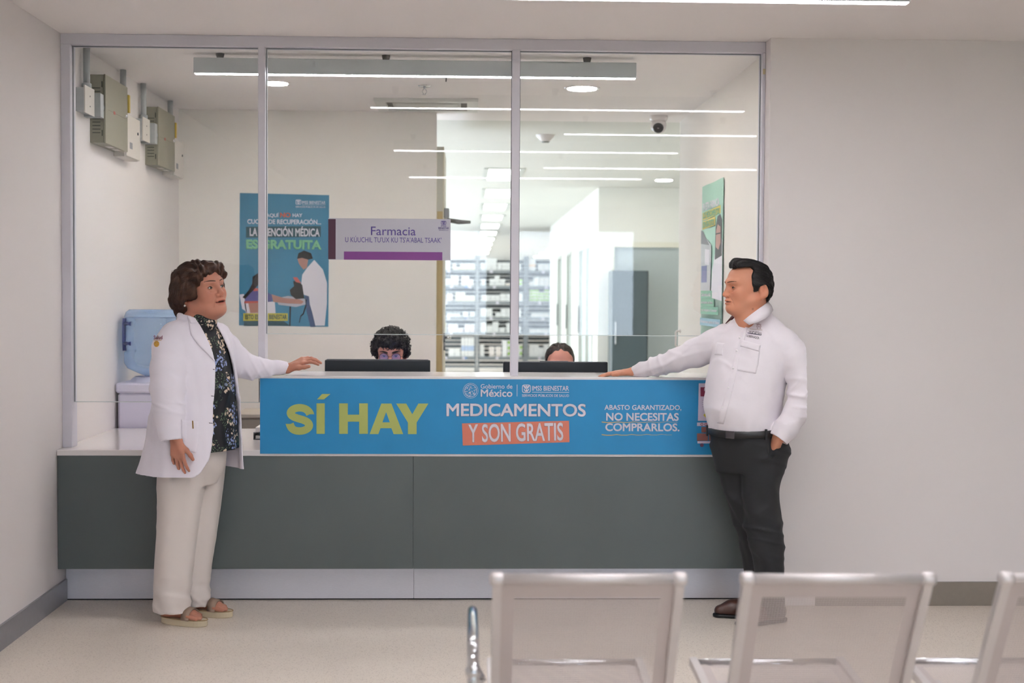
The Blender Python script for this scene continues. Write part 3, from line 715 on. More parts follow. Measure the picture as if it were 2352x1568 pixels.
L.new(lw.outputs['Facing'], mr.inputs[0]); L.new(mr.outputs[0], mx.inputs[0]); L.new(tr.outputs[0], mx.inputs[1]); L.new(b.outputs[0], mx.inputs[2]); L.new(mx.outputs[0], N['Material Output'].inputs[0])
hb = at(334, 711, 1.0)[2]-ztop-.03; R_ = .146
e = empty('water_bottle', (wc[0], 1.06, ztop+.031))
prof = [(.034, -.0), (.036, .004), (.06, .012), (R_*.88, .045), (R_, .075), (R_, .13), (R_*.955, .14), (R_*.955, .155), (R_, .165), (R_, .30), (R_*.955, .31), (R_*.955, .325), (R_, .335), (R_, hb-.045), (R_*.93, hb-.015), (R_*.80, hb), (R_*.5, hb-.004), (0, hb-.03)]
MB().lathe(prof, 56).build('shell', m, e)
ha = math.radians(212)
def hp(r, z, da=0.): return (r*math.cos(ha+da), r*math.sin(ha+da), z)
M_BH = mat('bottle_handle', '3d4a86', .3)
MB().tube([hp(R_+.004, .325), hp(R_+.006, .29), hp(R_+.006, .19), hp(R_+.004, .145)], .011, 12).build('handle', M_BH, e)
for q in (.295, .185): MB().tube([hp(R_+.004, q), hp(R_*.95, q+.0, .25), hp(R_*.99, q, .42)], [.012, .010, .012], 12).build('handle_root', M_BH, e)
tag(e, 'large translucent blue water jug upside down on the dispenser', 'water jug')

# ------------------------------------------------------------------ monitors, papers, storage box
M_SCR = mat('screen_glow', 'aebcff', .3, emit=1.2); M_MON = mat('monitor_shell', '1b2128', .42, var=.05, vscale=6)
for u0, u1, v, lab, st_ in ((746, 988, 826, 'black monitor in front of the curly-haired clerk', 0), (1156, 1396, 830, 'black monitor with thin grey top edge, hiding the dark-haired clerk', 1)):
    a = at(u0, v, .45); c = at(u1, v, .45); w = c[0]-a[0]
    e = empty('computer_monitor', ((a[0]+c[0])/2, .45, ZL))
    zt_ = a[2]-ZL
    box('back_shell', M_MON, -w/2, w/2, 0, .035, zt_-.325, zt_, .004, e)
    box('screen', M_SCR, -w/2+.012, w/2-.012, .035, .037, zt_-.305, zt_-.012, 0, e)
    box('top_strip', mat('monitor_strip', '5d6066', .4), -w*.15 if st_ else -w/2+.01, w*.12 if st_ else w/2-.01, .002, .03, zt_, zt_+.003, 0, e)
    box('neck', M_BLACK, -.035, .035, -.03, 0, .01, zt_-.1, .004, e)
    box('foot', M_BLACK, -.12, .12, -.09, .10, 0, .012, .004, e)
    tag(e, lab, 'monitor', 'computer monitors')
pa = atz(557, 1020, ZL)
e = empty('document_tray', (pa[0]+.02, .32, ZL))
M_TR = mat('tray_grey', '5f5f66', .5)
box('base', M_TR, 0, .30, 0, .22, 0, .004, 0, e); box('upper_shelf', M_TR, 0, .30, 0, .22, .034, .038, 0, e)
for q in (.0, .296): box('side', M_TR, q, q+.004, 0, .22, .004, .034, 0, e)
box('paper_stack', mat('paper_white', 'e9e5e3', .7), .01, .29, .005, .21, .038, .062, 0, e); box('paper_stack', MATS['paper_white'], .01, .29, .005, .21, .004, .02, 0, e)
tag(e, 'grey two-level document tray with paper on the low worktop', 'document tray')
q0 = at(540, 951, 1.25)
e = empty('storage_cabinet', (q0[0], 1.25, 0))
M_BEI = mat('beige_laminate', '9e9284', .6)
box('body', M_BEI, 0, .5, 0, .4, .01, q0[2]-.02, .002, e); box('top', mat('beige_top', 'b8ad9e', .5), -.01, .51, -.01, .41, q0[2]-.02, q0[2], .002, e)
box('door', M_BEI, .005, .245, -.012, -.001, .05, q0[2]-.03, 0, e); box('door', M_BEI, .255, .495, -.012, -.001, .05, q0[2]-.03, 0, e)
tag(e, 'low beige cabinet behind the worktop beside the banner end', 'cabinet')

# ------------------------------------------------------------------ open door with closer at the partition end
e = empty('open_door', (XE, YB+.12, 0))
M_TAN = mat('tan_wood', 'bda677', .5, var=.06, vscale=3, stretch=(8, 8, .6)); M_CRM = mat('cream_edge', 'd8d0bb', .5)
box('leaf', M_TAN, .003, .042, 0, .85, .01, 2.06, .001, e)
MB().box(-.008, .003, -.01, .85, .0, 2.5).box(.042, .05, -.004, .85, .0, 2.5).build('edge_trim', M_CRM, e)
box('transom', mat('transom_grey', 'c9c5b9', .5), .003, .042, 0, .85, 2.06, 2.5, 0, e)
M_CLO = mat('closer_grey', '8b8b8d', .4, .3)
zc = at(1014, 490, YB+.16)[2]
cl = MB().box(.05, .085, .02, .22, zc-.03, zc+.035, .004).build('closer_body', M_CLO, e)
MB().tube([(.075, .10, zc-.035), (.17, .05, zc-.05), (.23, .10, zc-.052)], .007, 8).build('closer_arm', M_CLO, cl)
MB().tube([(.075, .16, zc-.045), (.15, .14, zc-.060), (.23, .10, zc-.056)], .009, 8).build('closer_arm', M_CLO, cl)
zh_ = at(1010, 775, YB+.16)[2]
hd = MB().lathe([(0, .012), (.03, .012), (.03, 0)], 20, (.05, .06, zh_-.06), 'x').lathe([(0, .012), (.03, .012), (.03, 0)], 20, (.05, .06, zh_+.0), 'x').build('rose', M_CLO, e)
MB().tube([(.06, .06, zh_), (.09, .06, zh_+.0), (.095, .10, zh_), (.095, .18, zh_-.004)], .009, 10).build('lever', M_CHROME, hd)
MB().tube([(-.012, .0, zh_+.02), (-.03, -.03, zh_+.02), (-.03, -.06, zh_-.0)], .01, 10).build('inner_lever', M_CLO, hd)
tag(e, 'open tan wooden door seen edge-on with grey closer arm', 'door')
# tall dark cabinet in front of the grey glazed door
ka = at(1407, 621, 8.3); kb = at(1490, 621, 8.3)
e = empty('tall_cabinet', (ka[0], 8.3, 0)); w = kb[0]-ka[0]
M_KD = mat('slate_enamel', '4c5a5f', .3)
box('body', M_KD, 0, w, .022, .40, .0, ka[2], .004, e)
dd = box('door', M_KD, .003, w-.003, 0, .020, .06, ka[2]-.004, .003, e)
box('edge_seal', M_BLACK, w-.012, w-.003, -.001, 0, .06, ka[2]-.004, 0, dd)
box('handle', M_CHROME, .03, .045, -.03, -.002, .95, 1.2, .003, dd)
tag(e, 'tall slate-grey cabinet in front of the pale glazed door', 'cabinet')

# ------------------------------------------------------------------ medicine shelves
YSH = 19.0; U = (CAM_D+YSH)/F_PX
M_SHELF = mat('shelf_grey', '8d9294', .45, .2); M_SHB = mat('shelf_back', '70777a', .6)
VB = [620.5, 656, 692, 728, 764, 819, 841]
def sx_(u): return at(u, 700, YSH)[0]
def sz_(v): return at(1150, v, YSH)[2]
bays = [(1000, 1091, 'first'), (1101, 1204, 'second'), (1213, 1316, 'third')]
ztp = sz_(588)
units = []
for u0, u1, w_ in bays:
    e = empty('shelving_unit', (sx_(u0)-.035, YSH, 0)); w = sx_(u1)-sx_(u0)+.07; bh = []
    for q in (0, w-.035):
        for yy in (0, .40): box('upright', M_SHELF, q, q+.035, yy, yy+.035, 0, ztp, 0, e)
    for k, v in enumerate(VB):
        z = sz_(v)
        s_ = box('shelf_board', M_SHELF, .036, w-.036, .004, .43, z-.052 if k < 6 else z-.03, z, 0, e)
        if k < 6:
            for q in range(2 if k % 2 else 1):
                xx = w*(.25+.42*q+.13*((k*7+int(u0)) % 3)/2)
                box('price_tag', M_PW, xx, xx+.055, -.001, .003, z-.05, z-.004, 0, s_)
            if k % 2: box('blue_tag', mat('tag_blue', '6f97cf', .5), w*.72, w*.72+.05, -.001, .003, z-.045, z-.01, 0, s_)
    g = MB()
    for k in range(26):
        zz = .15+k*(ztp-.2)/26; g.box(.036, w-.036, .437, .45, zz, zz+(ztp-.2)/26-.018)
    g.build('slatted_back', M_SHB, e)
    tag(e, 'grey metal medicine shelving, %s bay from the open door' % w_, 'shelving', 'grey medicine shelving bays')
CW, CY, CO, CR, CB, CG = ('f1f1ee', 'e9de86', 'f0d2ba', 'ecc4c8', 'b9cbe6', '9fd14e')
lev = ['top', 'second', 'third', 'fourth', 'fifth', 'lowest']
rows = [  # bay, shelf, u0, u1, height px, cols, rows, colour, look
 (0,0,1010,1034,22,2,2,CW,'plain white'), (0,0,1039,1091,15,6,2,CY,'white and yellow'),
 (0,1,1012,1034,16,2,1,CW,'plain white'), (0,1,1035,1053,23,2,3,CO,'cream and peach'), (0,1,1059,1087,22,3,3,CO,'peach striped'),
 (0,2,1025,1040,18,2,2,CR,'white and red'), (0,2,1046,1091,20,4,3,CY,'yellow banded'),
 (0,3,1026,1058,8,4,1,CW,'low flat white'), (0,3,1063,1076,12,1,1,CW,'square white'), (0,3,1079,1091,12,1,1,CW,'small square white'),
 (0,4,1012,1025,24,1,3,CY,'yellow-green'), (0,4,1029,1064,20,3,2,CR,'white and pink'), (0,4,1067,1091,19,2,2,CR,'pink edged'),
 (0,5,1031,1058,18,2,2,CW,'white'), (0,5,1060,1090,44,4,1,CB,'tall blue-printed'),
 (1,0,1103,1114,17,1,1,CW,'white'), (1,0,1115,1141,28,2,3,CW,'white, piled high,'), (1,0,1142,1172,18,3,2,CW,'white'), (1,0,1174,1196,16,2,2,CW,'white by the upright'),
 (1,1,1104,1115,15,1,2,CW,'narrow white'), (1,1,1124,1160,24,3,3,CW,'white cube'), (1,1,1161,1175,7,1,1,CO,'flat brown'), (1,1,1186,1200,16,1,2,CG,'green'),
 (1,2,1105,1148,15,8,1,CW,'thin upright white'), (1,2,1149,1176,18,2,2,CW,'white'), (1,2,1186,1201,19,1,2,CW,'white by the upright'),
 (1,3,1103,1131,19,2,2,CW,'white'), (1,3,1138,1176,19,3,2,CW,'ivory'), (1,3,1186,1197,18,1,2,CW,'white by the upright'),
 (1,4,1103,1146,25,3,3,CW,'white, three high,'), (1,4,1147,1160,12,1,1,CW,'single white'), (1,4,1163,1176,22,1,2,CW,'white'), (1,4,1186,1197,15,1,2,CW,'white by the upright'),
 (1,5,1102,1113,27,1,4,CW,'narrow white'), (1,5,1124,1137,23,1,4,CO,'peach-edged'), (1,5,1139,1152,23,1,4,CO,'right-hand peach-edged'), (1,5,1154,1166,38,1,3,CW,'tall white'), (1,5,1167,1173,38,1,3,CG,'lime green'), (1,5,1186,1194,27,1,2,CW,'white'), (1,5,1195,1200,27,1,2,CG,'short lime green'),
 (2,0,1215,1230,27,1,1,CO,'tall white and orange'), (2,0,1236,1262,16,2,1,CW,'white'),
 (2,1,1214,1262,20,4,2,CW,'white and green'), (2,2,1215,1262,28,4,4,CG,'white and pale green'), (2,3,1220,1262,9,4,1,CW,'low white'), (2,4,1216,1262,8,3,1,CW,'low ivory'), (2,5,1215,1262,28,4,4,CW,'white stacked')]
M_CW = mat('carton_white', CW, .6)
cmat = {}
cube = {}
n_box = 0
for (bi, sh_, u0, u1, hp_, nc, nr, colr, look) in rows:
    x0, x1 = sx_(u0), sx_(u1); w = (x1-x0)/nc; h = hp_*U/nr; z0 = sz_(VB[sh_])
    key = (bi, sh_, u0); dpt = min(.30, max(.10, w*1.3))
    g = MB().box(-w/2+.003, w/2-.003, 0, dpt, 0, h-.003)
    me = g.mesh('carton'); me.materials.append(M_CW)
    g2 = MB().box(-w/2+.004, w/2-.004, -.0012, 0, h*.30, h*.55 if colr != CG else h*.8); me2 = g2.mesh('label_band'); me2.materials.append(mat('carton_'+colr, colr, .55))
    for c_ in range(nc):
        top = nr if (nc < 3 or RND.random() < .75) else nr-1
        for r_ in range(max(top, 1)):
            o = link('medicine_box', me); jx = RND.uniform(-.003, .003)
            o.location = (x0+w*(c_+.5)+jx, YSH+.03+RND.uniform(0, .03), z0+r_*h+.0015)
            if colr != CW: link('label_band', me2, parent=o)
            rw = '' if nr == 1 else (', bottom row' if r_ == 0 else (', top row' if r_ == nr-1 else ', %s row up' % ['', 'second', 'third'][r_])); cl_ = '' if nc == 1 else (', leftmost' if c_ == 0 else (', rightmost' if c_ == nc-1 else ', %s from left' % ['', 'second', 'third', 'fourth', 'fifth', 'sixth', 'seventh'][c_]))
            tag(o, '%s carton%s%s, %s shelf of %s bay' % (look.rstrip(','), rw, cl_, lev[sh_], bays[bi][2]), 'medicine box', '%s cartons on %s shelf of %s bay' % (look.replace(',', ''), lev[sh_], bays[bi][2]))
            n_box += 1
print('cartons', n_box)

# ------------------------------------------------------------------ waiting bench (perforated steel seats on a beam)
e = empty('waiting_bench', (0, 0, 0))
prof = [(-3.502, .842), (-3.46, .765), (-3.42, .69), (-3.383, .62), (-3.35, .555), (-3.318, .50), (-3.275, .455), (-3.21, .432), (-3.10, .428), (-2.98, .436), (-2.86, .448), (-2.78, .452)]
def dense(pr, n):
    P = np.array(pr, float); d = np.r_[0, np.cumsum(np.linalg.norm(np.diff(P, axis=0), axis=1))]
    # smooth by Catmull-like resample
    t = np.linspace(0, d[-1], n); out = np.stack([np.interp(t, d, P[:, i]) for i in range(2)], 1)
    for _ in range(6): out[1:-1] = (out[:-2]+2*out[1:-1]+out[2:])/4
    return out, d[-1]
def perforated(w, s0, s1, cell=.0064, hole=.62):
    """sheet following the profile from arc length s0 to s1, with square holes; x from 0 to w"""
    P, LL = dense(prof, 200); sl = np.linspace(0, LL, 200)
    m_ = .036; nx = int((w-2*m_)/cell); ny = int((s1-s0)/cell)
    def pos(x, s_): return (x, np.interp(s_, sl, P[:, 0]), np.interp(s_, sl, P[:, 1]))
    g = MB(); vs = []; fs = []
    X = m_+np.arange(nx+1)*((w-2*m_)/nx); S = s0+np.arange(ny+1)*((s1-s0)/ny)
    yi = np.interp(S, sl, P[:, 0]); zi_ = np.interp(S, sl, P[:, 1])
    for j in range(ny+1):
        for i in range(nx+1): vs.append((X[i], yi[j], zi_[j]))
    base = len(vs); q = (1-hole)/2
    for j in range(ny):
        for i in range(nx):
            k = len(vs)
            for (a_, b_) in ((q, q), (1-q, q), (1-q, 1-q), (q, 1-q)):
                vs.append((X[i]+a_*(X[i+1]-X[i]), yi[j]+b_*(yi[j+1]-yi[j]), zi_[j]+b_*(zi_[j+1]-zi_[j])))
            o_ = [j*(nx+1)+i, j*(nx+1)+i+1, (j+1)*(nx+1)+i+1, (j+1)*(nx+1)+i]
            for t in range(4): fs.append((o_[t], o_[(t+1) % 4], k+(t+1) % 4, k+t))
    # plain margins
    def strip(xa, xb, sa, sb):
        ss = np.linspace(sa, sb, 26); k = len(vs)
        for s_ in ss: vs.append(pos(xa, s_)); vs.append(pos(xb, s_))
        for t in range(25): fs.append((k+2*t, k+2*t+1, k+2*t+3, k+2*t+2))
    strip(0, m_, s0, s1); strip(w-m_, w, s0, s1)
    strip(0, w, s0-.02, s0); strip(0, w, s1, s1+.012)
    g.add(vs, fs, True)
    me = bpy.data.meshes.new('perforated_sheet'); me.from_pydata(g.v, [], g.f); me.polygons.foreach_set('use_smooth', g.sm); me.update()
    me.materials.append(M_SHEET)
    return me
M_SHEET = mat('silver_sheet', 'c4bab8', .42, .35)
_, LL = dense(prof, 200)
wS = at(1572, 1335, -3.5)[0]-at(1131, 1333, -3.5)[0]
sheet_back = perforated(wS-.03, .055, .37); sheet_seat = perforated(wS-.03, .46, LL-.045)
plain = MB(); P_, _l = dense(prof, 200)
xl_s = [at(1131, 1333, -3.5)[0], at(1706, 1336, -3.5)[0], at(2300, 1342, -3.5)[0]]
def rail(x):
    g = MB(); P, _ = dense(prof, 60)
    for k in range(60):
        pass
    n = len(P); vs = []; fs = []
    for k in range(n):
        t = P[min(k+1, n-1)]-P[max(k-1, 0)]; t /= np.linalg.norm(t); nn_ = np.array([-t[1], t[0]])
        for dx, dn in ((0, -.010), (.021, -.010), (.021, .014), (0, .014)): vs.append((x+dx, P[k][0]+nn_[0]*dn, P[k][1]+nn_[1]*dn))
    for k in range(n-1):
        for t in range(4): fs.append((4*k+t, 4*k+(t+1) % 4, 4*k+4+(t+1) % 4, 4*k+4+t))
    fs += [(0, 1, 2, 3), (4*n-4, 4*n-1, 4*n-2, 4*n-3)]
    return g.add(vs, fs, False)
for k, x in enumerate(xl_s):
    s_ = empty('seat_unit'); s_.parent = e; s_.location = (x, 0, 0)
    for xx in (0, wS-.021): rail(xx).build('side_rail', M_SILVER, s_)
    for xx in (.010, wS-.0105):
        MB().lathe([(0, -.017), (.012, -.016), (.0165, -.010), (.0165, .010), (.012, .016), (0, .017)], 16, (xx, -3.503, .843), 'x').build('rail_cap', M_SILVER, s_)
    MB().tube([(.012, -3.503, .843), (wS-.012, -3.503, .843)], .0125, 16).build('top_roll', M_SILVER, s_)
    for me_, nm in ((sheet_back, 'perforated_back'), (sheet_seat, 'perforated_seat')):
        o = link(nm, me_, None, s_); o.location = (.015, .001, .0)
    pl = MB(); sl = np.linspace(0, LL, 200)
    for sa, sb in ((.0, .037), (.38, .442)):
        ss = np.linspace(sa, sb, 8); vs = []
        for q in ss: yy, zz = np.interp(q, sl, P_[:, 0]), np.interp(q, sl, P_[:, 1]); vs += [(.015, yy, zz), (wS-.015, yy, zz)]
        pl.add(vs, [(2*t, 2*t+1, 2*t+3, 2*t+2) for t in range(7)], True)
        pl.build('plain_sheet', M_SHEET, s_); pl = MB()
    MB().tube([(.012, -2.775, .447), (wS-.012, -2.775, .447)], .0125, 14).build('front_roll', M_CHROME, s_)
xa = at(1087, 1480, -3.46)[0]; za = at(1087, 1410, -3.12)[2]
zc_ = za-.005
arm = [(xa+.03, -2.86, .42), (xa, -2.86, .47), (xa, -2.90, .58), (xa, -2.98, zc_-.02), (xa, -3.06, zc_), (xa, -3.16, zc_+.006), (xa, -3.30, zc_+.006), (xa, -3.42, zc_), (xa, -3.465, zc_-.02), (xa, -3.475, zc_-.06), (xa, -3.465, .50), (xa, -3.44, .42), (xa+.03, -3.40, .38)]
Pd = np.array(arm); d = np.r_[0, np.cumsum(np.linalg.norm(np.diff(Pd, axis=0), axis=1))]; t = np.linspace(0, d[-1], 60)
Pd = np.stack([np.interp(t, d, Pd[:, i]) for i in range(3)], 1)
for _ in range(3): Pd[1:-1] = (Pd[:-2]+2*Pd[1:-1]+Pd[2:])/4
ao = MB().tube(list(Pd), .0135, 16).build('armrest', M_CHROME, e)
MB().lathe([(0, -.019), (.011, -.016), (.018, -.006), (.018, .006), (.011, .016), (0, .019)], 18, (xa, -3.470, zc_-.045)).build('arm_joint', M_CHROME, ao)
box('beam', M_SILVER, xl_s[0]-.05, xl_s[2]+wS+.05, -3.06, -2.98, .33, .39, .004, e)
for x in (xl_s[0]+.2, xl_s[2]+.25):
    lg = MB().tube([(x, -3.02, .33), (x, -3.02, .05)], .025, 14).tube([(x, -3.32, .03), (x, -3.02, .06), (x, -2.72, .03)], .02, 12).build('leg', M_CHROME, e)
    for yy in (-3.32, -2.72): MB().lathe([(0, 0), (.022, 0), (.022, .02), (.012, .03)], 14, (x, yy, 0)).build('foot_glide', M_BLACK, lg)
for x in xl_s:
    for q in (x+.05, x+wS-.09): box('seat_bracket', M_SILVER, q, q+.04, -3.2, -2.85, .392, .418, 0, e)
tag(e, 'silver perforated metal waiting bench with chrome armrest, seen from behind', 'bench')
# ------------------------------------------------------------------ signed-distance modelling for the people
def unit(v): v = np.array(v, float); return v/np.linalg.norm(v)
def axis_grid(lo, hi, coarse, fine=()):
    """grid coordinates from lo to hi, step `coarse`, finer inside the (a, b, step) spans"""
    out = [lo]
    while out[-1] < hi:
        x = out[-1]; st = coarse
        for a, b, s in fine:
            if a-1e-9 <= x < b: st = min(st, s)
            elif x < a: st = min(st, max(a-x, s))
        out.append(x+st)
    return np.array(out, np.float32)
class Field:
    def __init__(s, xs, ys, zs):
        s.g = [np.asarray(a, np.float32) for a in (xs, ys, zs)]
        s.v = np.full([len(a) for a in s.g], .2, np.float32)
    def slab(s, lo, hi):
        sl = tuple(slice(max(0, np.searchsorted(a, l)-1), min(len(a), np.searchsorted(a, h)+1)) for a, l, h in zip(s.g, lo, hi))
        X = s.g[0][sl[0]][:, None, None]; Y = s.g[1][sl[1]][None, :, None]; Z = s.g[2][sl[2]][None, None, :]
        return sl, X, Y, Z
    def put(s, sl, d, k, op):
        a = s.v[sl]
        if op == 'u':
            if k <= 0: s.v[sl] = np.minimum(a, d)
            else:
                h = np.clip(.5+.5*(a-d)/k, 0, 1); s.v[sl] = a*(1-h)+d*h-k*h*(1-h)
        else:
            d = -d if op == 's' else d
            if k <= 0: s.v[sl] = np.maximum(a, d)
            else:
                h = np.clip(.5-.5*(a-d)/k, 0, 1); s.v[sl] = a*(1-h)+d*h+k*h*(1-h)
    def cap(s, a, b, ra, rb=None, k=.01, op='u', flat=None):
        rb = ra if rb is None else rb; a = np.array(a, float); b = np.array(b, float); m = max(ra, rb)+k+.025
        sl, X, Y, Z = s.slab(np.minimum(a, b)-m, np.maximum(a, b)+m)
        ba = b-a; L2 = ba.dot(ba)+1e-12
        px, py, pz = X-a[0], Y-a[1], Z-a[2]
        t = np.clip((px*ba[0]+py*ba[1]+pz*ba[2])/L2, 0, 1)
        qx, qy, qz = px-t*ba[0], py-t*ba[1], pz-t*ba[2]
        if flat is not None:
            n, f = flat; n = unit(n); q = (qx*n[0]+qy*n[1]+qz*n[2])*(f-1); qx = qx+q*n[0]; qy = qy+q*n[1]; qz = qz+q*n[2]
        s.put(sl, np.sqrt(qx*qx+qy*qy+qz*qz)-(ra+(rb-ra)*t), k, op)
    def chain(s, pts, rs, k=.01, **kw):
        for i in range(len(pts)-1): s.cap(pts[i], pts[i+1], rs[i], rs[i+1], k, **kw)
    def ell(s, c, r, R=None, k=.01, op='u'):
        c = np.array(c, float); r = np.array(r, float)*np.ones(3); m = r.max()+k+.025
        sl, X, Y, Z = s.slab(c-m, c+m); px, py, pz = X-c[0], Y-c[1], Z-c[2]
        if R is None: qx, qy, qz = px, py, pz
        else:
            qx, qy, qz = [px*R[0][i]+py*R[1][i]+pz*R[2][i] for i in range(3)]
        k0 = np.sqrt((qx/r[0])**2+(qy/r[1])**2+(qz/r[2])**2); k1 = np.sqrt((qx/r[0]**2)**2+(qy/r[1]**2)**2+(qz/r[2]**2)**2)+1e-9
        s.put(sl, k0*(k0-1)/k1, k, op)
    def loft(s, lv, ang=0., k=.01, op='u', grow=0., pw=2., ripple=None):
        """lv: rows (z, cx, cy, rf, rl); rf along direction ang, rl across it"""
        A = np.array(sorted(lv), float); z = A[:, 0]
        m = A[:, 3:].max()+.06
        lo = np.array([A[:, 1].min()-m, A[:, 2].min()-m, z[0]-.05]); hi = np.array([A[:, 1].max()+m, A[:, 2].max()+m, z[-1]+.05])
        sl, X, Y, Z = s.slab(lo, hi); zz = np.clip(Z.ravel(), z[0], z[-1])
        I = [smooth_interp(zz, z, A[:, i])[None, None, :] for i in range(1, 5)]
        c, sn = math.cos(ang), math.sin(ang); dx, dy = X-I[0], Y-I[1]
        pf = dx*c+dy*sn; pl = -dx*sn+dy*c; rf = I[2]+grow; rl = I[3]+grow
        q = (np.abs(pf/rf)**pw+np.abs(pl/rl)**pw)**(1/pw)
        d = (q-1)*np.minimum(rf, rl)
        if ripple is not None: d = d+ripple(np.arctan2(pl/rl, pf/rf), Z, d)
        dz = np.maximum(z[0]-Z, Z-z[-1])
        s.put(sl, np.maximum(d, dz), k, op)
    def func(s, lo, hi, fn, k=0., op="u"):
        sl, X, Y, Z = s.slab(np.array(lo), np.array(hi)); s.put(sl, fn(X, Y, Z).astype(np.float32)+np.zeros(s.v[sl].shape, np.float32), k, op)
    def warp(s, lo, hi, fn):
        sl, X, Y, Z = s.slab(np.array(lo), np.array(hi)); a = s.v[sl]; s.v[sl] = np.where(np.abs(a) < .06, a+fn(X, Y, Z), a)
    def sample(s, P):
        P = np.asarray(P, float).reshape(-1, 3); I = []; T = []
        for i in range(3):
            g = s.g[i]; j = np.clip(np.searchsorted(g, P[:, i])-1, 0, len(g)-2); I.append(j); T.append(np.clip((P[:, i]-g[j])/(g[j+1]-g[j]), 0, 1))
        o = 0
        for a in (0, 1):
            for b in (0, 1):
                for c in (0, 1):
                    w = (T[0] if a else 1-T[0])*(T[1] if b else 1-T[1])*(T[2] if c else 1-T[2])
                    o = o+w*s.v[I[0]+a, I[1]+b, I[2]+c]
        return o
    def hit(s, o, d, t0, t1, st=.003):
        """first surface point along o + t d"""
        d = np.array(d, float); d /= np.linalg.norm(d); t = np.arange(t0, t1, st); v = s.sample(np.array(o)+t[:, None]*d)
        w = np.nonzero(v < 0)[0]
        if len(w) == 0: return np.array(o)+d*t[int(np.argmin(v))]
        i = w[0]
        if i == 0: return np.array(o)+d*t[0]
        f = v[i-1]/(v[i-1]-v[i]); return np.array(o)+d*(t[i-1]+f*st)
    def px(s, u, v, y0, y1, lift=0.):
        """point of the surface seen at photo position (u, v)"""
        d = _ray(u, v); t0 = (y0+CAM_D)/d[1]; t1 = (y1+CAM_D)/d[1]; n = np.linalg.norm(d)
        p = s.hit(_C, d, t0*n, t1*n); return p-d/n*lift
    def mesh(s):
        v = s.v; neg = v < 0
        c = neg[:-1, :-1, :-1].astype(np.int8)
        tot = np.zeros(c.shape, np.int8)
        for a in (0, 1):
            for b in (0, 1):
                for d in (0, 1):
                    tot += neg[a:neg.shape[0]-1+a, b:neg.shape[1]-1+b, d:neg.shape[2]-1+d]
        ci = np.nonzero((tot > 0) & (tot < 8)); n = len(ci[0])
        idx = np.full(tot.shape, -1, np.int32); idx[ci] = np.arange(n)
        pos = np.zeros((n, 3)); cnt = np.zeros(n)
        cor = [(a, b, d) for a in (0, 1) for b in (0, 1) for d in (0, 1)]
        val = {q: v[ci[0]+q[0], ci[1]+q[1], ci[2]+q[2]] for q in cor}
        crd = [[s.g[i][ci[i]], s.g[i][ci[i]+1]] for i in range(3)]
        for q in cor:
            for ax in range(3):
                if q[ax] == 0:
                    r = tuple(1 if i == ax else q[i] for i in range(3)); va, vb = val[q], val[r]
                    m = (va < 0) != (vb < 0)
                    t = np.where(m, va/np.where(m, va-vb, 1), 0)
                    for i in range(3):
                        p = crd[i][q[i]] if i != ax else crd[i][0]+(crd[i][1]-crd[i][0])*t
                        pos[:, i] += np.where(m, p, 0)
                    cnt += m
        pos /= np.maximum(cnt, 1)[:, None]
        F = []
        for ax in range(3):
            o = [i for i in range(3) if i != ax]
            n0 = np.take(neg, range(0, neg.shape[ax]-1), ax); n1 = np.take(neg, range(1, neg.shape[ax]), ax)
            ch = n0 != n1
            sl = [slice(None)]*3
            for i in o: sl[i] = slice(1, -1)
            e = np.nonzero(ch[tuple(sl)]); e = list(e)
            for i in o: e[i] = e[i]+1
            def cell(da, db):
                q = [e[0].copy(), e[1].copy(), e[2].copy()]; q[o[0]] = q[o[0]]-da; q[o[1]] = q[o[1]]-db; return idx[q[0], q[1], q[2]]
            Q = np.stack([cell(0, 0), cell(1, 0), cell(1, 1), cell(0, 1)], 1)
            fl = n0[e[0], e[1], e[2]]
            if ax == 1: fl = ~fl
            Q[~fl] = Q[~fl][:, ::-1]
            F.append(Q)
        F = np.concatenate(F); F = F[(F >= 0).all(1)]
        return pos, F
def smooth_interp(x, xp, yp):
    """monotone-ish cubic through the control rows"""
    if len(xp) < 3: return np.interp(x, xp, yp)
    m = np.gradient(yp, xp); i = np.clip(np.searchsorted(xp, x)-1, 0, len(xp)-2); h = xp[i+1]-xp[i]; t = (x-xp[i])/h
    return (2*t**3-3*t**2+1)*yp[i]+(t**3-2*t**2+t)*h*m[i]+(-2*t**3+3*t**2)*yp[i+1]+(t**3-t**2)*h*m[i+1]
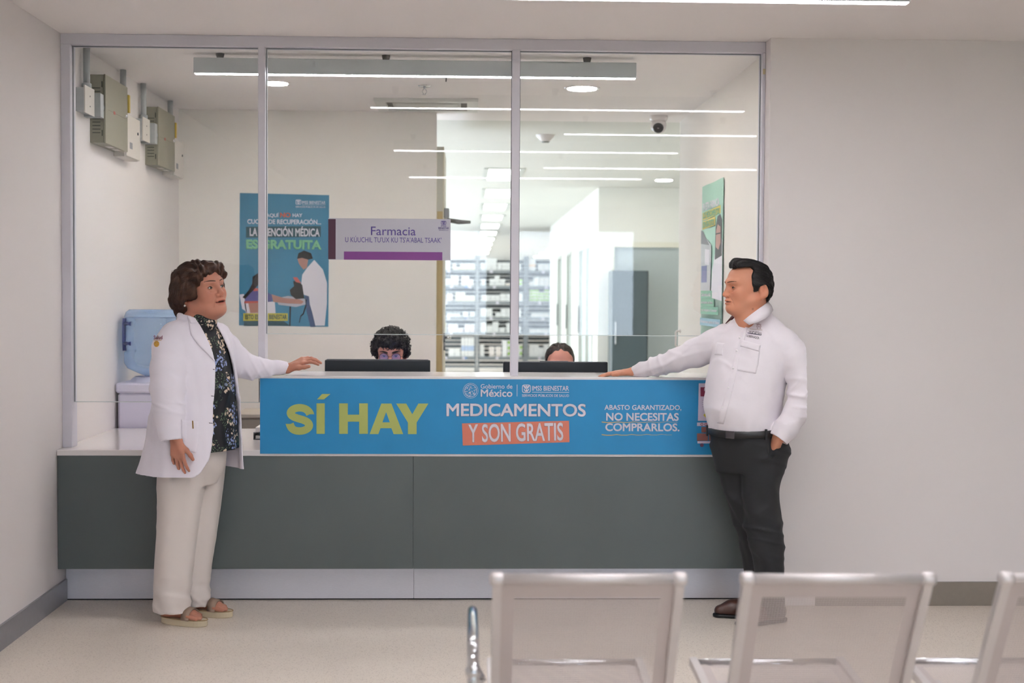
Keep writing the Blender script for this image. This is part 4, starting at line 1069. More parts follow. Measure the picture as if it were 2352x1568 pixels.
def to_mesh(name, V, Fc, m, parent=None, color=None, extra=None, lap=0):
    """V verts, Fc quads, extra: list of (verts, faces, colours) islands"""
    V = np.asarray(V, float)
    if lap:
        E = np.concatenate([Fc[:, [0, 1]], Fc[:, [1, 2]], Fc[:, [2, 3]], Fc[:, [3, 0]]])
        for _ in range(lap):
            acc = np.zeros_like(V); cn = np.zeros(len(V)); 
            for a, b in ((0, 1), (1, 0)):
                for i in range(3): acc[:, i] += np.bincount(E[:, a], V[E[:, b], i], len(V))
                cn += np.bincount(E[:, a], minlength=len(V))
            V = V*.5+.5*acc/np.maximum(cn, 1)[:, None]
    faces = [tuple(f) for f in Fc.tolist()]; C = None
    if color is not None: C = np.asarray(color(V), float)
    vs = [V]
    if extra:
        n = len(V)
        for ev, ef, ec in extra:
            ev = np.asarray(ev, float).reshape(-1, 3); vs.append(ev); faces += [tuple(int(i)+n for i in f) for f in ef]; n += len(ev)
            if C is not None: C = np.concatenate([C, np.broadcast_to(np.asarray(ec, float), (len(ev), 3))])
    V = np.concatenate(vs)
    me = bpy.data.meshes.new(name); me.from_pydata(V.tolist(), [], faces)
    me.polygons.foreach_set('use_smooth', [True]*len(me.polygons)); me.update()
    if C is not None:
        a = me.color_attributes.new('tone', 'FLOAT_COLOR', 'POINT'); a.data.foreach_set('color', np.concatenate([C, np.ones((len(C), 1))], 1).astype(np.float32).ravel())
    return link(name, me, m, parent)
def tubes(paths, rads, n=5):
    """many tubes as one island list: verts, faces"""
    V = []; Fc = []
    for P, R in zip(paths, rads):
        g = MB().tube(P, R, n, caps=False); o = len(V); V += g.v; Fc += [tuple(i+o for i in f) for f in g.f]
    return np.array(V), Fc
def frame(fwd, up=(0, 0, 1)):
    f = unit(fwd); l = unit(np.cross(up, f)); u = np.cross(f, l); return np.stack([f, l, u], 1)
def drape(F, A, B, y0, y1, lift, thick, name, m, parent, n=24, w=6):
    """a thin cloth strip lying on the surface, between photo polylines A and B"""
    def res(Pl, n):
        Pl = np.array(Pl, float); d = np.r_[0, np.cumsum(np.linalg.norm(np.diff(Pl, axis=0), axis=1))]; t = np.linspace(0, d[-1], n); return np.stack([np.interp(t, d, Pl[:, i]) for i in range(2)], 1)
    a, b = res(A, n), res(B, n); top = []; bot = []
    for i in range(n):
        for j in range(w):
            u, v = a[i]+(b[i]-a[i])*j/(w-1); p = F.px(u, v, y0, y1); dr = unit(_ray(u, v)); ed = 0. if (j in (0, w-1) or i in (0, n-1)) else 1.
            top.append(p-dr*(lift+thick*(.55+.45*ed))); bot.append(p+dr*.004)
    V = np.array(top+bot); N0 = n*w; fs = []
    for i in range(n-1):
        for j in range(w-1): fs.append((i*w+j, i*w+j+1, (i+1)*w+j+1, (i+1)*w+j))
    ring_ = [(0, j) for j in range(w)]+[(i, w-1) for i in range(1, n)]+[(n-1, j) for j in range(w-2, -1, -1)]+[(i, 0) for i in range(n-2, 0, -1)]
    for q in range(len(ring_)):
        i0 = ring_[q][0]*w+ring_[q][1]; r1 = ring_[(q+1) % len(ring_)]; i1 = r1[0]*w+r1[1]; fs.append((i0, N0+i0, N0+i1, i1))
    g = MB().add(V, fs, True); return g.build(name, m, parent)
def drape_text(F, s, u0, v0, u1, v1, y0, y1, m, parent, bold=.0, lift=.002, name='embroidery', shearv=0.):
    o = lettering(name, s, m, u0, u1, -v1, -v0, 0, parent, bold)
    me = o.data; n = len(me.vertices); co = np.empty(n*3); me.vertices.foreach_get('co', co); co = co.reshape(-1, 3)
    out = np.array([F.px(p[0], -p[2]+shearv*(p[0]-u0), y0, y1, lift-p[1]*2) for p in co]); me.vertices.foreach_set('co', out.ravel()); me.update(); return o
# ---- head
def head(F, R, O, sc=1., fem=0., jowl=0., nose=1., ears=(1, 1), age=0.):
    def P(x, y, z): return R @ (np.array([x, y, z])*sc)+O
    def E(c, r, k=.01, op='u', Rl=None): F.ell(P(*c), np.array(r)*sc, R if Rl is None else R @ Rl, k*sc, op)
    def K(a, b, ra, rb, k=.01, op='u'): F.cap(P(*a), P(*b), ra*sc, rb*sc, k*sc, op)
    E((-.008, 0, .040), (.092, .074, .078), 0)
    E((.038, 0, .048), (.058, .062, .060), .03)
    E((.042, 0, -.012), (.058, .060, .074), .03)
    E((.036, 0, -.052), (.060, .052+.006*jowl, .042+.004*jowl), .025)
    for s_ in (-1, 1):
        K((-.012, s_*(.054+.006*jowl), -.040), (.058, s_*(.030+.006*jowl), -.074), .018+.005*jowl, .016+.006*jowl, .025)
        E((.066, s_*.041, -.016), (.026, .022, .026), .022)
        K((.096, s_*.012, .037), (.076, s_*.050, .037), .0125-.003*fem, .011-.002*fem, .016)
    E((.090, 0, -.079), (.019, .023, .016), .018)
    E((.083, 0, -.046), (.024, .027, .022), .02)
    if jowl: E((.052, 0, -.090), (.048, .042, .026), .03)
    for s_ in (-1, 1):
        E((.103, s_*.033, .012), (.018, .021, .0125), .012, 's')
        E((.0775, s_*.033, .011), (.0150, .0165, .0145), .004)
    K((.100, 0, .022), (.100+.013*nose, 0, -.014), .0075, .0100, .012)
    E((.100+.0155*nose, 0, -.020), (.0115, .0115, .0100), .008)
    for s_ in (-1, 1):
        E((.100+.003*nose, s_*.0145, -.0245), (.0105, .0080, .0078), .006)
        E((.106+.004*nose, s_*.0075, -.0320), (.0045, .0035, .0030), .002, 's')
    # philtrum, lips, mouth line
    K((.1030, -.020, -.0475), (.1030, .020, -.0475), .0060, .0060, .006); E((.1080, 0, -.0455), (.0065, .016, .0055), .005)
    E((.1065, 0, -.0592), (.0075, .019, .0064), .005)
    E((.100, 0, -.0685), (.006, .014, .0035), .006, 's')
    for s_ in (-1, 1):
        if ears[0 if s_ > 0 else 1]:
            Rl = np.array(Matrix.Rotation(math.radians(14), 3, 'Y')) @ np.array(Matrix.Rotation(math.radians(-22*s_), 3, 'Z'))
            E((-.038, s_*.079, -.003), (.021, .0095, .035), .006, 'u', Rl)
            E((-.035, s_*.0915, .003), (.0125, .0120, .021), .004, 's', Rl); K((-.040, s_*.084, -.012), (-.046, s_*.086, .014), .0035, .003, .003)
            E((-.031, s_*.0765, -.030), (.010, .007, .012), .006)
    if age:
        for s_ in (-1, 1):
            K((.1035, s_*.019, -.026), (.094, s_*.031, -.050), .0016*age, .0012*age, .005, 's'); K((.092, s_*.030, -.056), (.088, s_*.032, -.072), .0014*age, .0010*age, .005, 's')
            K((.0985, s_*.022, -.006), (.088, s_*.046, -.007), .0013*age, .0010*age, .005, 's')
    return P
def mouth_cut(F, P, sc, R, opn=.0):
    F.ell(P(.1125, 0, -.0525), np.array([.016, .0205, .0013+opn])*sc, R, .002, 's')
    F.ell(P(.100, -.021, -.0525), np.array([.008, .005, .0012])*sc, R, .002, 's'); F.ell(P(.100, .021, -.0525), np.array([.008, .005, .0012])*sc, R, .002, 's')
def eye_islands(P, sc, iris, lash, skin, opn=1., look=0., closed=False):
    """almond eye patches with lids, in head coordinates"""
    out = []
    for s_ in (-1, 1):
        c = np.array([.0775, s_*.033, .011]); r = .0163
        nu, nv = 17, 9; V = []; C = []
        up = []; lo = []
        for i in range(nu):
            t = -1+2*i/(nu-1); a = t*.80; he = .0064*opn*(1-abs(t)**2.2); hl = -.0046*opn*(1-abs(t)**2.0)
            tilt = .0012*(t*s_)
            for j in range(nv):
                q = hl+(he-hl)*j/(nv-1)+tilt
                y = r*math.sin(a); zz = q; x = math.sqrt(max(r*r-y*y-zz*zz, 1e-9))
                V.append(P(*(c+np.array([x, y, zz]))))
                dd = math.hypot(y-look, zz-.0006)
                C.append((.02, .02, .02) if dd < .0024 else (iris if dd < .0060 else (.62, .58, .56)))
            y = r*math.sin(a)
            for L_, q in ((up, he+tilt), (lo, hl+tilt)):
                x = math.sqrt(max((r+.0004)**2-y*y-q*q, 1e-9)); L_.append(P(*(c+np.array([x, y, q]))))
        fs = [(i*nv+j, (i+1)*nv+j, (i+1)*nv+j+1, i*nv+j+1) for i in range(nu-1) for j in range(nv-1)]
        out.append((V, fs, np.array(C)))
        g = MB().tube(up, [.0016*sc]*nu, 6); out.append((g.v, g.f, lash))
        g = MB().tube(lo, [.0010*sc]*nu, 6); out.append((g.v, g.f, np.array(skin)*.75))
        lid = [p+(P(0, 0, .0026)-P(0, 0, 0)) for p in up]; g = MB().tube(lid, [.0020*sc]*nu, 6); out.append((g.v, g.f, np.array(skin)*.92))
    return out
def brow_islands(F, R, P, sc, col, rise=0., th=1., arc=.005):
    out = []
    for s_ in (-1, 1):
        pts = []; n = 13
        for i in range(n):
            t = i/(n-1); y = s_*(.012+.044*t); z = .0335+arc*math.sin(t*2.3)+rise
            o = P(.15, y, z); pts.append(F.hit(o, -R[:, 0], 0., .16, .001)+R[:, 0]*.0006)
        rr = [(.0016+.0022*math.sin(min(1, t_*1.15+.08)*math.pi)**.7)*th*sc for t_ in np.linspace(0, 1, n)]
        g = MB().tube(pts, rr, 6); out.append((g.v, g.f, col))
    return out
def skin_color(base, P, sc, R, O, lip, extra=None):
    base = np.array(base)
    def f(V):
        C = np.tile(base, (len(V), 1)); L = ((V-O) @ R)/sc
        x, y, z = L[:, 0], L[:, 1], L[:, 2]
        rn = np.array([math.sin(i*12.9898)*43758.5453 % 1 for i in range(64)])
        n = .5+.5*np.sin(V[:, 0]*63+np.sin(V[:, 2]*51)*2+V[:, 1]*47)
        C *= (.97+.05*n)[:, None]
        def blend(w, col): 
            nonlocal C
            w = np.clip(w, 0, 1)[:, None]; C = C*(1-w)+np.array(col)*w
        face = (x > .04)
        lw = np.exp(-((z+.0525)/.0085)**4)*np.exp(-(y/.0215)**4)*(x > .088)
        blend(lw*.85, lip)
        ck = np.exp(-((z+.018)/.022)**2)*np.exp(-((np.abs(y)-.045)/.022)**2)*face; blend(ck*.35, base*np.array([1.04, .82, .80]))
        ns = np.exp(-((z+.022)/.012)**2)*np.exp(-(y/.016)**2)*(x > .095); blend(ns*.3, base*np.array([1.05, .80, .78]))
        er = (np.abs(y) > .068)*(np.abs(z) < .05)*(x < .0)*(x > -.07); blend(er*.35, base*np.array([1.05, .78, .74]))
        blend((np.abs(z+.0525) < .0026)*(np.abs(y) < .0165)*(x < .1050)*(x > .085)*.9, base*.06)  # shade inside the mouth opening, put into the vertex colour
        if extra: C = extra(V, C)
        return C
    return f
# ---- hand
def hand(F, W, d, n, s, L=.18, curl=(.25, .3, .25), spread=.10, thumb=(.55, .75, -.25), tcurl=.25, rad=1.):
    """W wrist, d along the hand, n out of the palm, s to the thumb side; L wrist to middle fingertip"""
    d, n, s = unit(d), unit(n), unit(s); u = L/.18; nails = []
    offs = [.028, .0095, -.0095, -.027]; plen = [.083, .087, .083, .075]; seg = [(.038, .023, .018), (.042, .026, .019), (.039, .024, .018), (.030, .018, .016)]
    for i in range(4):
        b = W+(d*plen[i]+s*offs[i])*u
        F.cap(W+s*offs[i]*.55*u+d*.004*u, b, .0135*u*rad, .0105*u*rad, .014*u, flat=(n, 1.15))
        dd = unit(d+s*spread*(offs[i]/.028)*.9); p = b; r = .0092 if i < 3 else .0080
        for j in range(3):
            c, sn = math.cos(curl[j]*(1+.12*i)), math.sin(curl[j]*(1+.12*i)); dd = unit(dd*c+n*sn*1.0) if True else dd
            q = p+dd*seg[i][j]*u; F.cap(p, q, r*u*rad, (r-.0010)*u*rad, .004*u); p = q; r -= .0009
        nails.append((p, dd))
    F.cap(W+s*.010*u, W+(d*.045+s*.020)*u, .015*u*rad, .016*u*rad, .015*u)
    b = W+(d*.028+s*.026)*u; td = unit(d*thumb[0]+s*thumb[1]-n*thumb[2]); r = .0125
    for j, sg in enumerate((.036, .030, .024)):
        q = b+td*sg*u; F.cap(b, q, r*u*rad, (r-.0014)*u*rad, .008*u); b = q; r -= .0014
        td = unit(td+d*tcurl)
    return nails
# ------------------------------------------------------------------ people
M_SKIN = mat('skin', 'c58a73', .48, attr='tone', sss=.12, spec=.35, bump=.05, bscale=350)
M_COAT = mat('coat_cotton', 'e9e3ec', .85, bump=.10, bscale=900, var=.015, vscale=9, sheen=.15)
M_SHIRT = mat('shirt_linen', 'e6dfe4', .85, bump=.16, bscale=700, var=.02, vscale=14, sheen=.15)
M_TROU = mat('cream_trousers', 'ded4ce', .85, bump=.08, bscale=700, var=.012, vscale=5, sheen=.1)
M_BLKT = mat('charcoal_trousers', '26272a', .8, bump=.10, bscale=800, var=.08, vscale=9, sheen=.05)
M_HBR = mat('brown_hair', '4b3023', .5, var=.45, vscale=22, bump=.6, bscale=55, stretch=(.35, 2.2, 2.2))
M_HBK = mat('black_hair', '121011', .5, var=.3, vscale=30, bump=.6, bscale=70, stretch=(.25, 2.5, 2.5))
M_HCURL = mat('curly_black_hair', '1a1413', .45, var=.3, vscale=30)
M_SOLE = mat('cream_sole', 'cfc1a5', .7); M_STRAP = mat('taupe_strap', '9c8473', .7); M_LEA = mat('brown_leather', '4a2a22', .35, coat=.3)
M_BTN = mat('dark_thread', '4b464d', .8)
SKW = np.array([.555, .245, .165]); SKM = np.array([.64, .285, .175])
def xz(u, v, y): return at(u, v, y)
def lv_px(rows, y):   # rows (v, cu, rf, rl) -> loft rows
    out = []
    for r in rows:
        p = at(r[1], r[0], y); out.append((p[2], p[0], y if len(r) < 5 else r[4], r[2], r[3]))
    return out
def leg_px(rows, y, ry):  # rows (v, ul, ur) -> loft rows, axis along x
    out = []
    for k, (v, a, b) in enumerate(rows):
        p, q = at(a, v, y), at(b, v, y); out.append(((p[2]+q[2])/2, (p[0]+q[0])/2, y, (q[0]-p[0])/2, ry[k] if hasattr(ry, '__len__') else ry))
    return out
def flower_cloth():
    m = mat('floral_blouse', '14151c', .6); nt = m.node_tree; N = nt.nodes; L = nt.links; b = N['Principled BSDF']
    tc = N.new('ShaderNodeTexCoord'); base = None
    col = None
    for sc_, th, c, off, wsc in ((26, .30, 'd8c3ad', 0., 9), (30, .30, '8f9cc9', 3.1, 8), (44, .26, '5f7058', 7.7, 11)):
        mp = N.new('ShaderNodeMapping'); mp.inputs['Location'].default_value = (off, off*.7, off*1.3); L.new(tc.outputs['Object'], mp.inputs[0])
        ns = N.new('ShaderNodeTexNoise'); ns.inputs['Scale'].default_value = wsc; L.new(mp.outputs[0], ns.inputs['Vector'])
        vo = N.new('ShaderNodeTexVoronoi'); vo.inputs['Scale'].default_value = sc_*2.6; L.new(mp.outputs[0], vo.inputs['Vector'])
        a = N.new('ShaderNodeMath'); a.operation = 'GREATER_THAN'; a.inputs[1].default_value = .55; L.new(ns.outputs['Fac'], a.inputs[0])
        d = N.new('ShaderNodeMath'); d.operation = 'LESS_THAN'; d.inputs[1].default_value = th*1.5; L.new(vo.outputs['Distance'], d.inputs[0])
        mu = N.new('ShaderNodeMath'); mu.operation = 'MULTIPLY'; L.new(a.outputs[0], mu.inputs[0]); L.new(d.outputs[0], mu.inputs[1])
        mx = N.new('ShaderNodeMix'); mx.data_type = 'RGBA'; L.new(mu.outputs[0], mx.inputs[0]); mx.inputs[7].default_value = (*srgb(c), 1)
        if col is None: mx.inputs[6].default_value = (*srgb('14151c'), 1)
        else: L.new(col, mx.inputs[6])
        col = mx.outputs[2]
    L.new(col, b.inputs['Base Color']); return m
def strands(V, Fc, n, flow, length, rad, seed, steps=7, lift=.002, jit=.3, keep=None):
    """thin hair wisps lying along the hair surface; V local verts"""
    rg = np.random.default_rng(seed); V = np.asarray(V)
    nr = np.zeros_like(V); a, b, c = V[Fc[:, 0]], V[Fc[:, 1]], V[Fc[:, 2]]; fn = np.cross(b-a, c-a)
    for i in range(4): np.add.at(nr, Fc[:, i], fn)
    nr /= np.linalg.norm(nr, axis=1)[:, None]+1e-12
    ids = np.arange(len(V)) if keep is None else np.nonzero(keep(V))[0]
    paths = []; rads = []
    for i in rg.choice(ids, n):
        p = V[i]+nr[i]*lift; dvec = np.array(flow(V[i]), float)+rg.normal(0, jit, 3); nn_ = nr[i]; P = [p]; le = length*rg.uniform(.5, 1.2)/steps
        for k in range(steps):
            t = dvec-nn_*np.dot(dvec, nn_); t /= np.linalg.norm(t)+1e-9
            p = p+t*le; j = int(np.argmin(((V[::3]-p)**2).sum(1)))*3
            dd = (p-V[j]).dot(nr[j]); p = p+nr[j]*(lift*(1+.6*k/steps)-dd)*.8; nn_ = nr[j]; P.append(p)
        paths.append(P); rads.append([rad*(1-.85*abs(2*k/steps-.8)/1.3) if k < steps else rad*.1 for k in range(steps+1)])
    return tubes(paths, rads, 4)
def poly_cut(pts):
    """signed distance of the (x, z) polygon, as a function of grids"""
    A = np.array(pts, float)
    def f(X, Y, Z):
        x = X+0*Z; z = Z+0*X; d = np.full(np.broadcast(x, z).shape, 1e9); ins = np.zeros(d.shape, bool); n = len(A)
        for i in range(n):
            a, b = A[i], A[(i+1) % n]; e = b-a; wx, wz = x-a[0], z-a[1]; t = np.clip((wx*e[0]+wz*e[1])/(e@e), 0, 1)
            d = np.minimum(d, (wx-t*e[0])**2+(wz-t*e[1])**2)
            c = ((a[1] <= z) & (b[1] > z)) | ((b[1] <= z) & (a[1] > z))
            ins ^= c & (x < a[0]+(z-a[1])*e[0]/(e[1] if abs(e[1]) > 1e-9 else 1e-9))
        d = np.sqrt(d); return np.where(ins, -d, d)
    return f
def local_obj(o, R, O, sc=1.):
    o.matrix_world = Matrix(((*(R[0]*sc), O[0]), (*(R[1]*sc), O[1]), (*(R[2]*sc), O[2]), (0, 0, 0, 1))); return o

def creases(dirs, amp, seed, mask=None):
    """irregular cloth ridges running across the given wave vectors (rad per metre)"""
    rg = np.random.default_rng(seed); par = [(np.array(k, float), rg.uniform(0, 6.3, 4), rg.normal(0, 14, 3), rg.normal(0, 17, 3)) for k in dirs]
    def f(X, Y, Z):
        o = 0
        for k, ph, m_, n_ in par:
            a = k[0]*X+k[1]*Y+k[2]*Z+ph[0]+1.3*np.sin(m_[0]*X+m_[1]*Y+m_[2]*Z+ph[1])
            o = o-(1-np.sqrt(np.sin(a)**2+.02))**2*np.clip(.15+.85*np.sin(n_[0]*X+n_[1]*Y+n_[2]*Z+ph[2]), 0, 1)
        o = o*amp
        return o if mask is None else o*mask(X, Y, Z)
    return f
def sleeve(F, pts, rs, hollow, warp=None, k0=.03):
    G = Field(*F.g); G.chain(pts, rs, .02)
    if warp: G.warp((-9, -9, -9), (9, 9, 9), warp)
    e = pts[-1]; d = unit(pts[-1]-pts[-2])
    lo, hi = e-.12, e+.12
    G.func(lo, hi, lambda X, Y, Z: (X-e[0])*d[0]+(Y-e[1])*d[1]+(Z-e[2])*d[2], .002, 'i')
    G.cap(e-d*.035, e+d*.03, hollow, hollow, .003, 's')
    p = pts[0]; g = F.g; r2 = (g[0][:, None, None]-p[0])**2+(g[1][None, :, None]-p[1])**2+(g[2][None, None, :]-p[2])**2
    k = .004+k0*np.exp(-r2/.10**2)
    h = np.clip(.5+.5*(F.v-G.v)/k, 0, 1); F.v = (F.v*(1-h)+G.v*h-k*h*(1-h)).astype(np.float32)
# ================================================================= woman in the white coat
def build_woman():
    Y0 = -.42; aW = math.radians(35); fw = np.array([math.cos(aW), -math.sin(aW), 0]); lw = np.array([math.sin(aW), math.cos(aW), 0])
    O = at(464, 673, Y0); hy = math.radians(37); pit = math.radians(9)
    R = frame((math.cos(hy)*math.cos(pit), -math.sin(hy)*math.cos(pit), math.sin(pit)), (-.20, -.0, 1))
    sc = 1.06
    hw_near = at(404, 1008, -.665); hw_far = at(660, 846, -.115)
    xs = axis_grid(-1.80, -.60, .012, [(-1.36, -1.02, .0032), (-.86, -.66, .0036), (-1.43, -1.0, .0045)])
    ys = axis_grid(-.76, .02, .012, [(-.55, -.28, .0034), (-.72, -.55, .004), (-.2, -.02, .004)])
    zs = axis_grid(-.005, 1.64, .014, [(0.0, .09, .004), (.66, .86, .004), (1.08, 1.2, .0036), (1.34, 1.60, .0032)])
    F = Field(xs, ys, zs)
    P = head(F, R, O, sc, fem=1., jowl=.5, nose=1.06, ears=(0, 1), age=1.)
    mouth_cut(F, P, sc, R, .0034)
    nb = at(449, 742, Y0)
    F.cap(P(-.015, 0, -.05), nb+np.array([0, 0, .0]), .056, .060, .03); F.cap(P(.03, 0, -.085), nb+fw*.015, .036, .040, .03)
    # trunk, limbs under the clothes
    ch = at(447, 800, Y0); wa = at(446, 930, Y0); hp_ = at(438, 1040, Y0)
    F.chain([nb, ch, wa, hp_], [.048, .075, .09, .10], .03)
    sh_n = at(402, 782, -.53); el_n = at(386, 890, -.625); F.chain([ch, sh_n, el_n, hw_near], [.06, .040, .04, .024], .02)
    sh_f = at(498, 770, -.27); el_f = at(556, 842, -.20); F.chain([ch, sh_f, el_f, hw_far], [.06, .04, .036, .022], .02)
    yn, yf = -.475, -.315
    kn, kf = at(408, 1230, yn), at(461, 1220, yf); an, af = at(398, 1385, yn), at(455, 1368, yf)
    F.chain([at(416, 1060, yn), kn, an], [.07, .05, .036], .02); F.chain([at(468, 1060, yf), kf, af], [.065, .045, .034], .02); F.cap(hp_, at(416, 1060, yn), .09, .07, .03); F.cap(hp_, at(468, 1060, yf), .08, .065, .03)
    for (a, ang, yy) in ((an, math.radians(-24), yn), (af, math.radians(-20), yf)):
        d = np.array([math.cos(ang), math.sin(ang), 0]); s = np.array([-d[1], d[0], 0]); b = np.array([a[0], a[1], 0])
        F.cap(a, b-d*.03+np.array([0, 0, .055]), .036, .034, .03); F.cap(b-d*.03+np.array([0, 0, .055]), b+d*.10+np.array([0, 0, .048]), .030, .028, .02, flat=((0, 0, 1), 1.2))
        for q in range(5):
            o_ = (q-2)*.0165; tip = d*(.155-abs(q-1)*.009-(.006 if q > 2 else 0))
            F.cap(b+d*.10+s*o_*.9+np.array([0, 0, .045]), b+tip+s*o_+np.array([0, 0, .040]), .013, .0095, .006)
    nl = hand(F, hw_near, (.10, .0, -1), (.30, .95, 0), (.95, -.30, 0), L=.165, curl=(.16, .26, .22), spread=.16, thumb=(.75, .45, -.45))
    nl2 = hand(F, hw_far, (1, .03, .52), (.30, -.15, -1), (.05, -.90, -.42), L=.180, curl=(.25, .42, .30), spread=.10, thumb=(.88, .40, -.16), tcurl=.12)
    V, Q = F.mesh()
    lip = SKW*np.array([.88, .46, .52])
    eyes = eye_islands(P, sc, (.10, .09, .07), (.02, .012, .01), SKW, 1.0, look=.002); brows = brow_islands(F, R, P, sc, (.075, .036, .022), .003, .6)
    body = to_mesh('person', V, Q, M_SKIN, None, skin_color(SKW, P, sc, R, O, lip), eyes+brows)
    tag(body, 'person in white lab coat and cream trousers resting one hand on counter', 'person')
    # hair (head coordinates)
    H_ = Field(np.arange(-.17, .125, .0036), np.arange(-.13, .13, .0036), np.arange(-.13, .165, .0036))
    H_.ell((-.020, 0, .048), (.118, .098, .094), k=0); H_.ell((-.060, 0, -.005), (.082, .094, .082), k=.03)
    H_.ell((-.092, 0, -.052), (.046, .070, .040), k=.02); H_.ell((-.105, 0, -.02), (.045, .075, .05), k=.02)
    for s_ in (-1, 1): H_.ell((.002, s_*.080, .005), (.050, .024, .062), k=.02); H_.ell((.056, s_*.050, .062), (.046, .036, .042), k=.02)
    H_.ell((.068, .012, .100), (.036, .06, .022), k=.02)
    H_.func((-.2, -.2, -.2), (.2, .2, .2), poly_cut([(.30, -.30), (.30, .086), (.108, .082), (.088, .066), (.068, .040), (.050, .014), (.038, -.004), (.030, -.016), (.016, -.024), (-.008, -.016), (-.022, -.020), (-.036, -.048), (-.055, -.078), (-.075, -.12), (-.08, -.3)]), .006, 's')
    H_.warp((-.2, -.2, -.2), (.2, .2, .2), lambda X, Y, Z: .0035*np.sin(55*Z+38*X+9*np.sin(30*Y+20*X))+.0025*np.sin(120*Y+70*Z+30*X)+.005*np.sin(46*X+12*np.sin(34*Y)+30*Z)*np.clip(-(X+.05)/.06, 0, 1))
    Vh, Qh = H_.mesh()
    fl = lambda p: (-.7, 0, .45-6*max(0, -p[0]-.02)) if p[2] > .07 else (-.15 if p[0] > -.06 else .25, 0, -1.0)
    sv, sf = strands(Vh, Qh, 1500, lambda p: (-.9, .0, -.2-1.2*max(0, .11-p[2])*8), .085, .0008, 5, lift=.0012, jit=.20)
    ho = to_mesh('hair', Vh, Qh, M_HBR, body, None, [(sv, sf, None)])
    local_obj(ho, R, O, sc)
    # earring
    er = MB().lathe([(0, -.005), (.0042, -.003), (.0052, 0), (.0042, .003), (0, .005)], 14).build('earring', mat('pearl', 'efece6', .2), body)
    er.location = P(-.024, -.087, -.040)
    # blouse
    cols = [(728, 449, .050, .058), (742, 446, .080, .135), (762, 446, .104, .182), (792, 447, .127, .196), (830, 449, .147, .198), (880, 451, .164, .203), (930, 451, .178, .208), (980, 449, .193, .215), (1030, 444, .212, .224), (1094, 436, .236, .236)]
    rows = lv_px(cols, Y0)
    B = Field(np.arange(-1.70, -.98, .0055), np.arange(-.74, -.12, .0055), np.arange(.70, 1.42, .0055))
    ang = -aW
    B.loft([r for r in rows if r[0] > at(440, 1046, Y0)[2]], ang, 0, grow=-.016, ripple=lambda th, Z, d: .0028*np.sin(17*th+6*np.sin(Z*9))*np.clip((1.36-Z)/.2, .15, 1))
    B.cap(at(449, 760, Y0), at(455, 745, Y0)+fw*.012, .074, .062, .02); B.cap(at(455, 745, Y0)+fw*.012, at(460, 738, Y0)+fw*.018, .063, .063, .006)
    Vb, Qb = B.mesh(); to_mesh('blouse', Vb, Qb, flower_cloth(), body)
    # coat: shell with an open front, sleeves
    K = Field(np.arange(-1.74, -.80, .0045), np.arange(-.79, -.04, .0045), np.arange(.68, 1.43, .0045))
    fold = lambda th, Z, d: .0045*np.sin(8*th+4*np.sin(Z*6))*np.clip((1.15-Z)/.45, 0, 1)+.0015*np.sin(21*th+9*Z)
    K.loft(rows, ang, 0, ripple=fold)
    K.loft([(z if i else z-.1, a, b, c, d) for i, (z, a, b, c, d) in enumerate(sorted(rows))], ang, 0, 's', grow=-.012, ripple=fold)
    ne = [(717, -.050), (752, -.036), (800, -.018), (832, -.016), (870, -.034), (919, -.056), (1011, -.074), (1045, -.092), (1072, -.125), (1086, -.165), (1098, -.24)]
    fe = [(717, .050), (760, .075), (850, .130), (1000, .165), (1098, .185)]
    zn = np.array([at(460, v, Y0)[2] for v, _ in ne])[::-1]; nv_ = np.array([p for _, p in ne])[::-1]
    zf_ = np.array([at(460, v, Y0)[2] for v, _ in fe])[::-1]; fv_ = np.array([p for _, p in fe])[::-1]
    zc0 = np.array(sorted(r[0] for r in rows)); cxs = np.array([r[1] for r in sorted(rows)])
    def opening(X, Y, Z):
        cx = np.interp(Z.ravel(), zc0, cxs)[None, None, :]; dx, dy = X-cx, Y-Y0
        pf = dx*fw[0]+dy*fw[1]; pl = dx*lw[0]+dy*lw[1]
        n_ = np.interp(Z.ravel(), zn, nv_)[None, None, :]; f_ = np.interp(Z.ravel(), zf_, fv_)[None, None, :]
        return np.maximum(np.maximum(n_-pl, pl-f_), .03-pf)
    K.func((-1.8, -.9, .6), (-.7, .1, 1.5), opening, .006, 's')
    # collar stand round the back of the neck
    cc_ = at(450, 724, Y0); ring_ = []
    for k in range(15):
        t = math.radians(52+k*(256/14)); ring_.append(cc_+fw*math.cos(t)*.068+lw*math.sin(t)*.074+np.array([0, 0, -.010-.012*math.cos(t)]))
    K.chain(ring_, [.011]*15, .014)
    slv = [at(404, 766, -.525), at(391, 800, -.572), at(386, 850, -.605), at(385, 893, -.625), at(389, 950, -.645), at(394, 1011, -.66)]
    zel = at(390, 895, -.62)[2]
    slf = [at(497, 772, -.275), at(520, 806, -.25), at(545, 834, -.215), at(572, 842, -.19), at(606, 845, -.155), at(640, 844, -.13), at(661, 843.5, -.115)]
    K.warp((-1.8, -.9, .6), (-.7, .1, 1.3), creases([(14, 10, 5), (10, -9, 12), (6, 12, -3)], .006, 11, lambda X, Y, Z: np.clip((1.22-Z)/.3, 0, 1)))
    c1 = creases([(22, 12, 30), (-24, 10, 34), (10, 0, 40)], .009, 3, lambda X, Y, Z: .25+np.exp(-((Z-zel)/.07)**2)); c2 = creases([(40, 10, 26), (30, 0, -34), (46, 8, 8)], .009, 4, lambda X, Y, Z: .25+np.exp(-((X+1.02)/.09)**2))
    sleeve(K, slv, [.056, .075, .075, .071, .062, .051], .042, c1)
    sleeve(K, slf, [.064, .068, .064, .055, .041, .031, .027], .021, c2)
    Vc, Qc = K.mesh(); coat = to_mesh('lab_coat', Vc, Qc, M_COAT, body, lap=1)
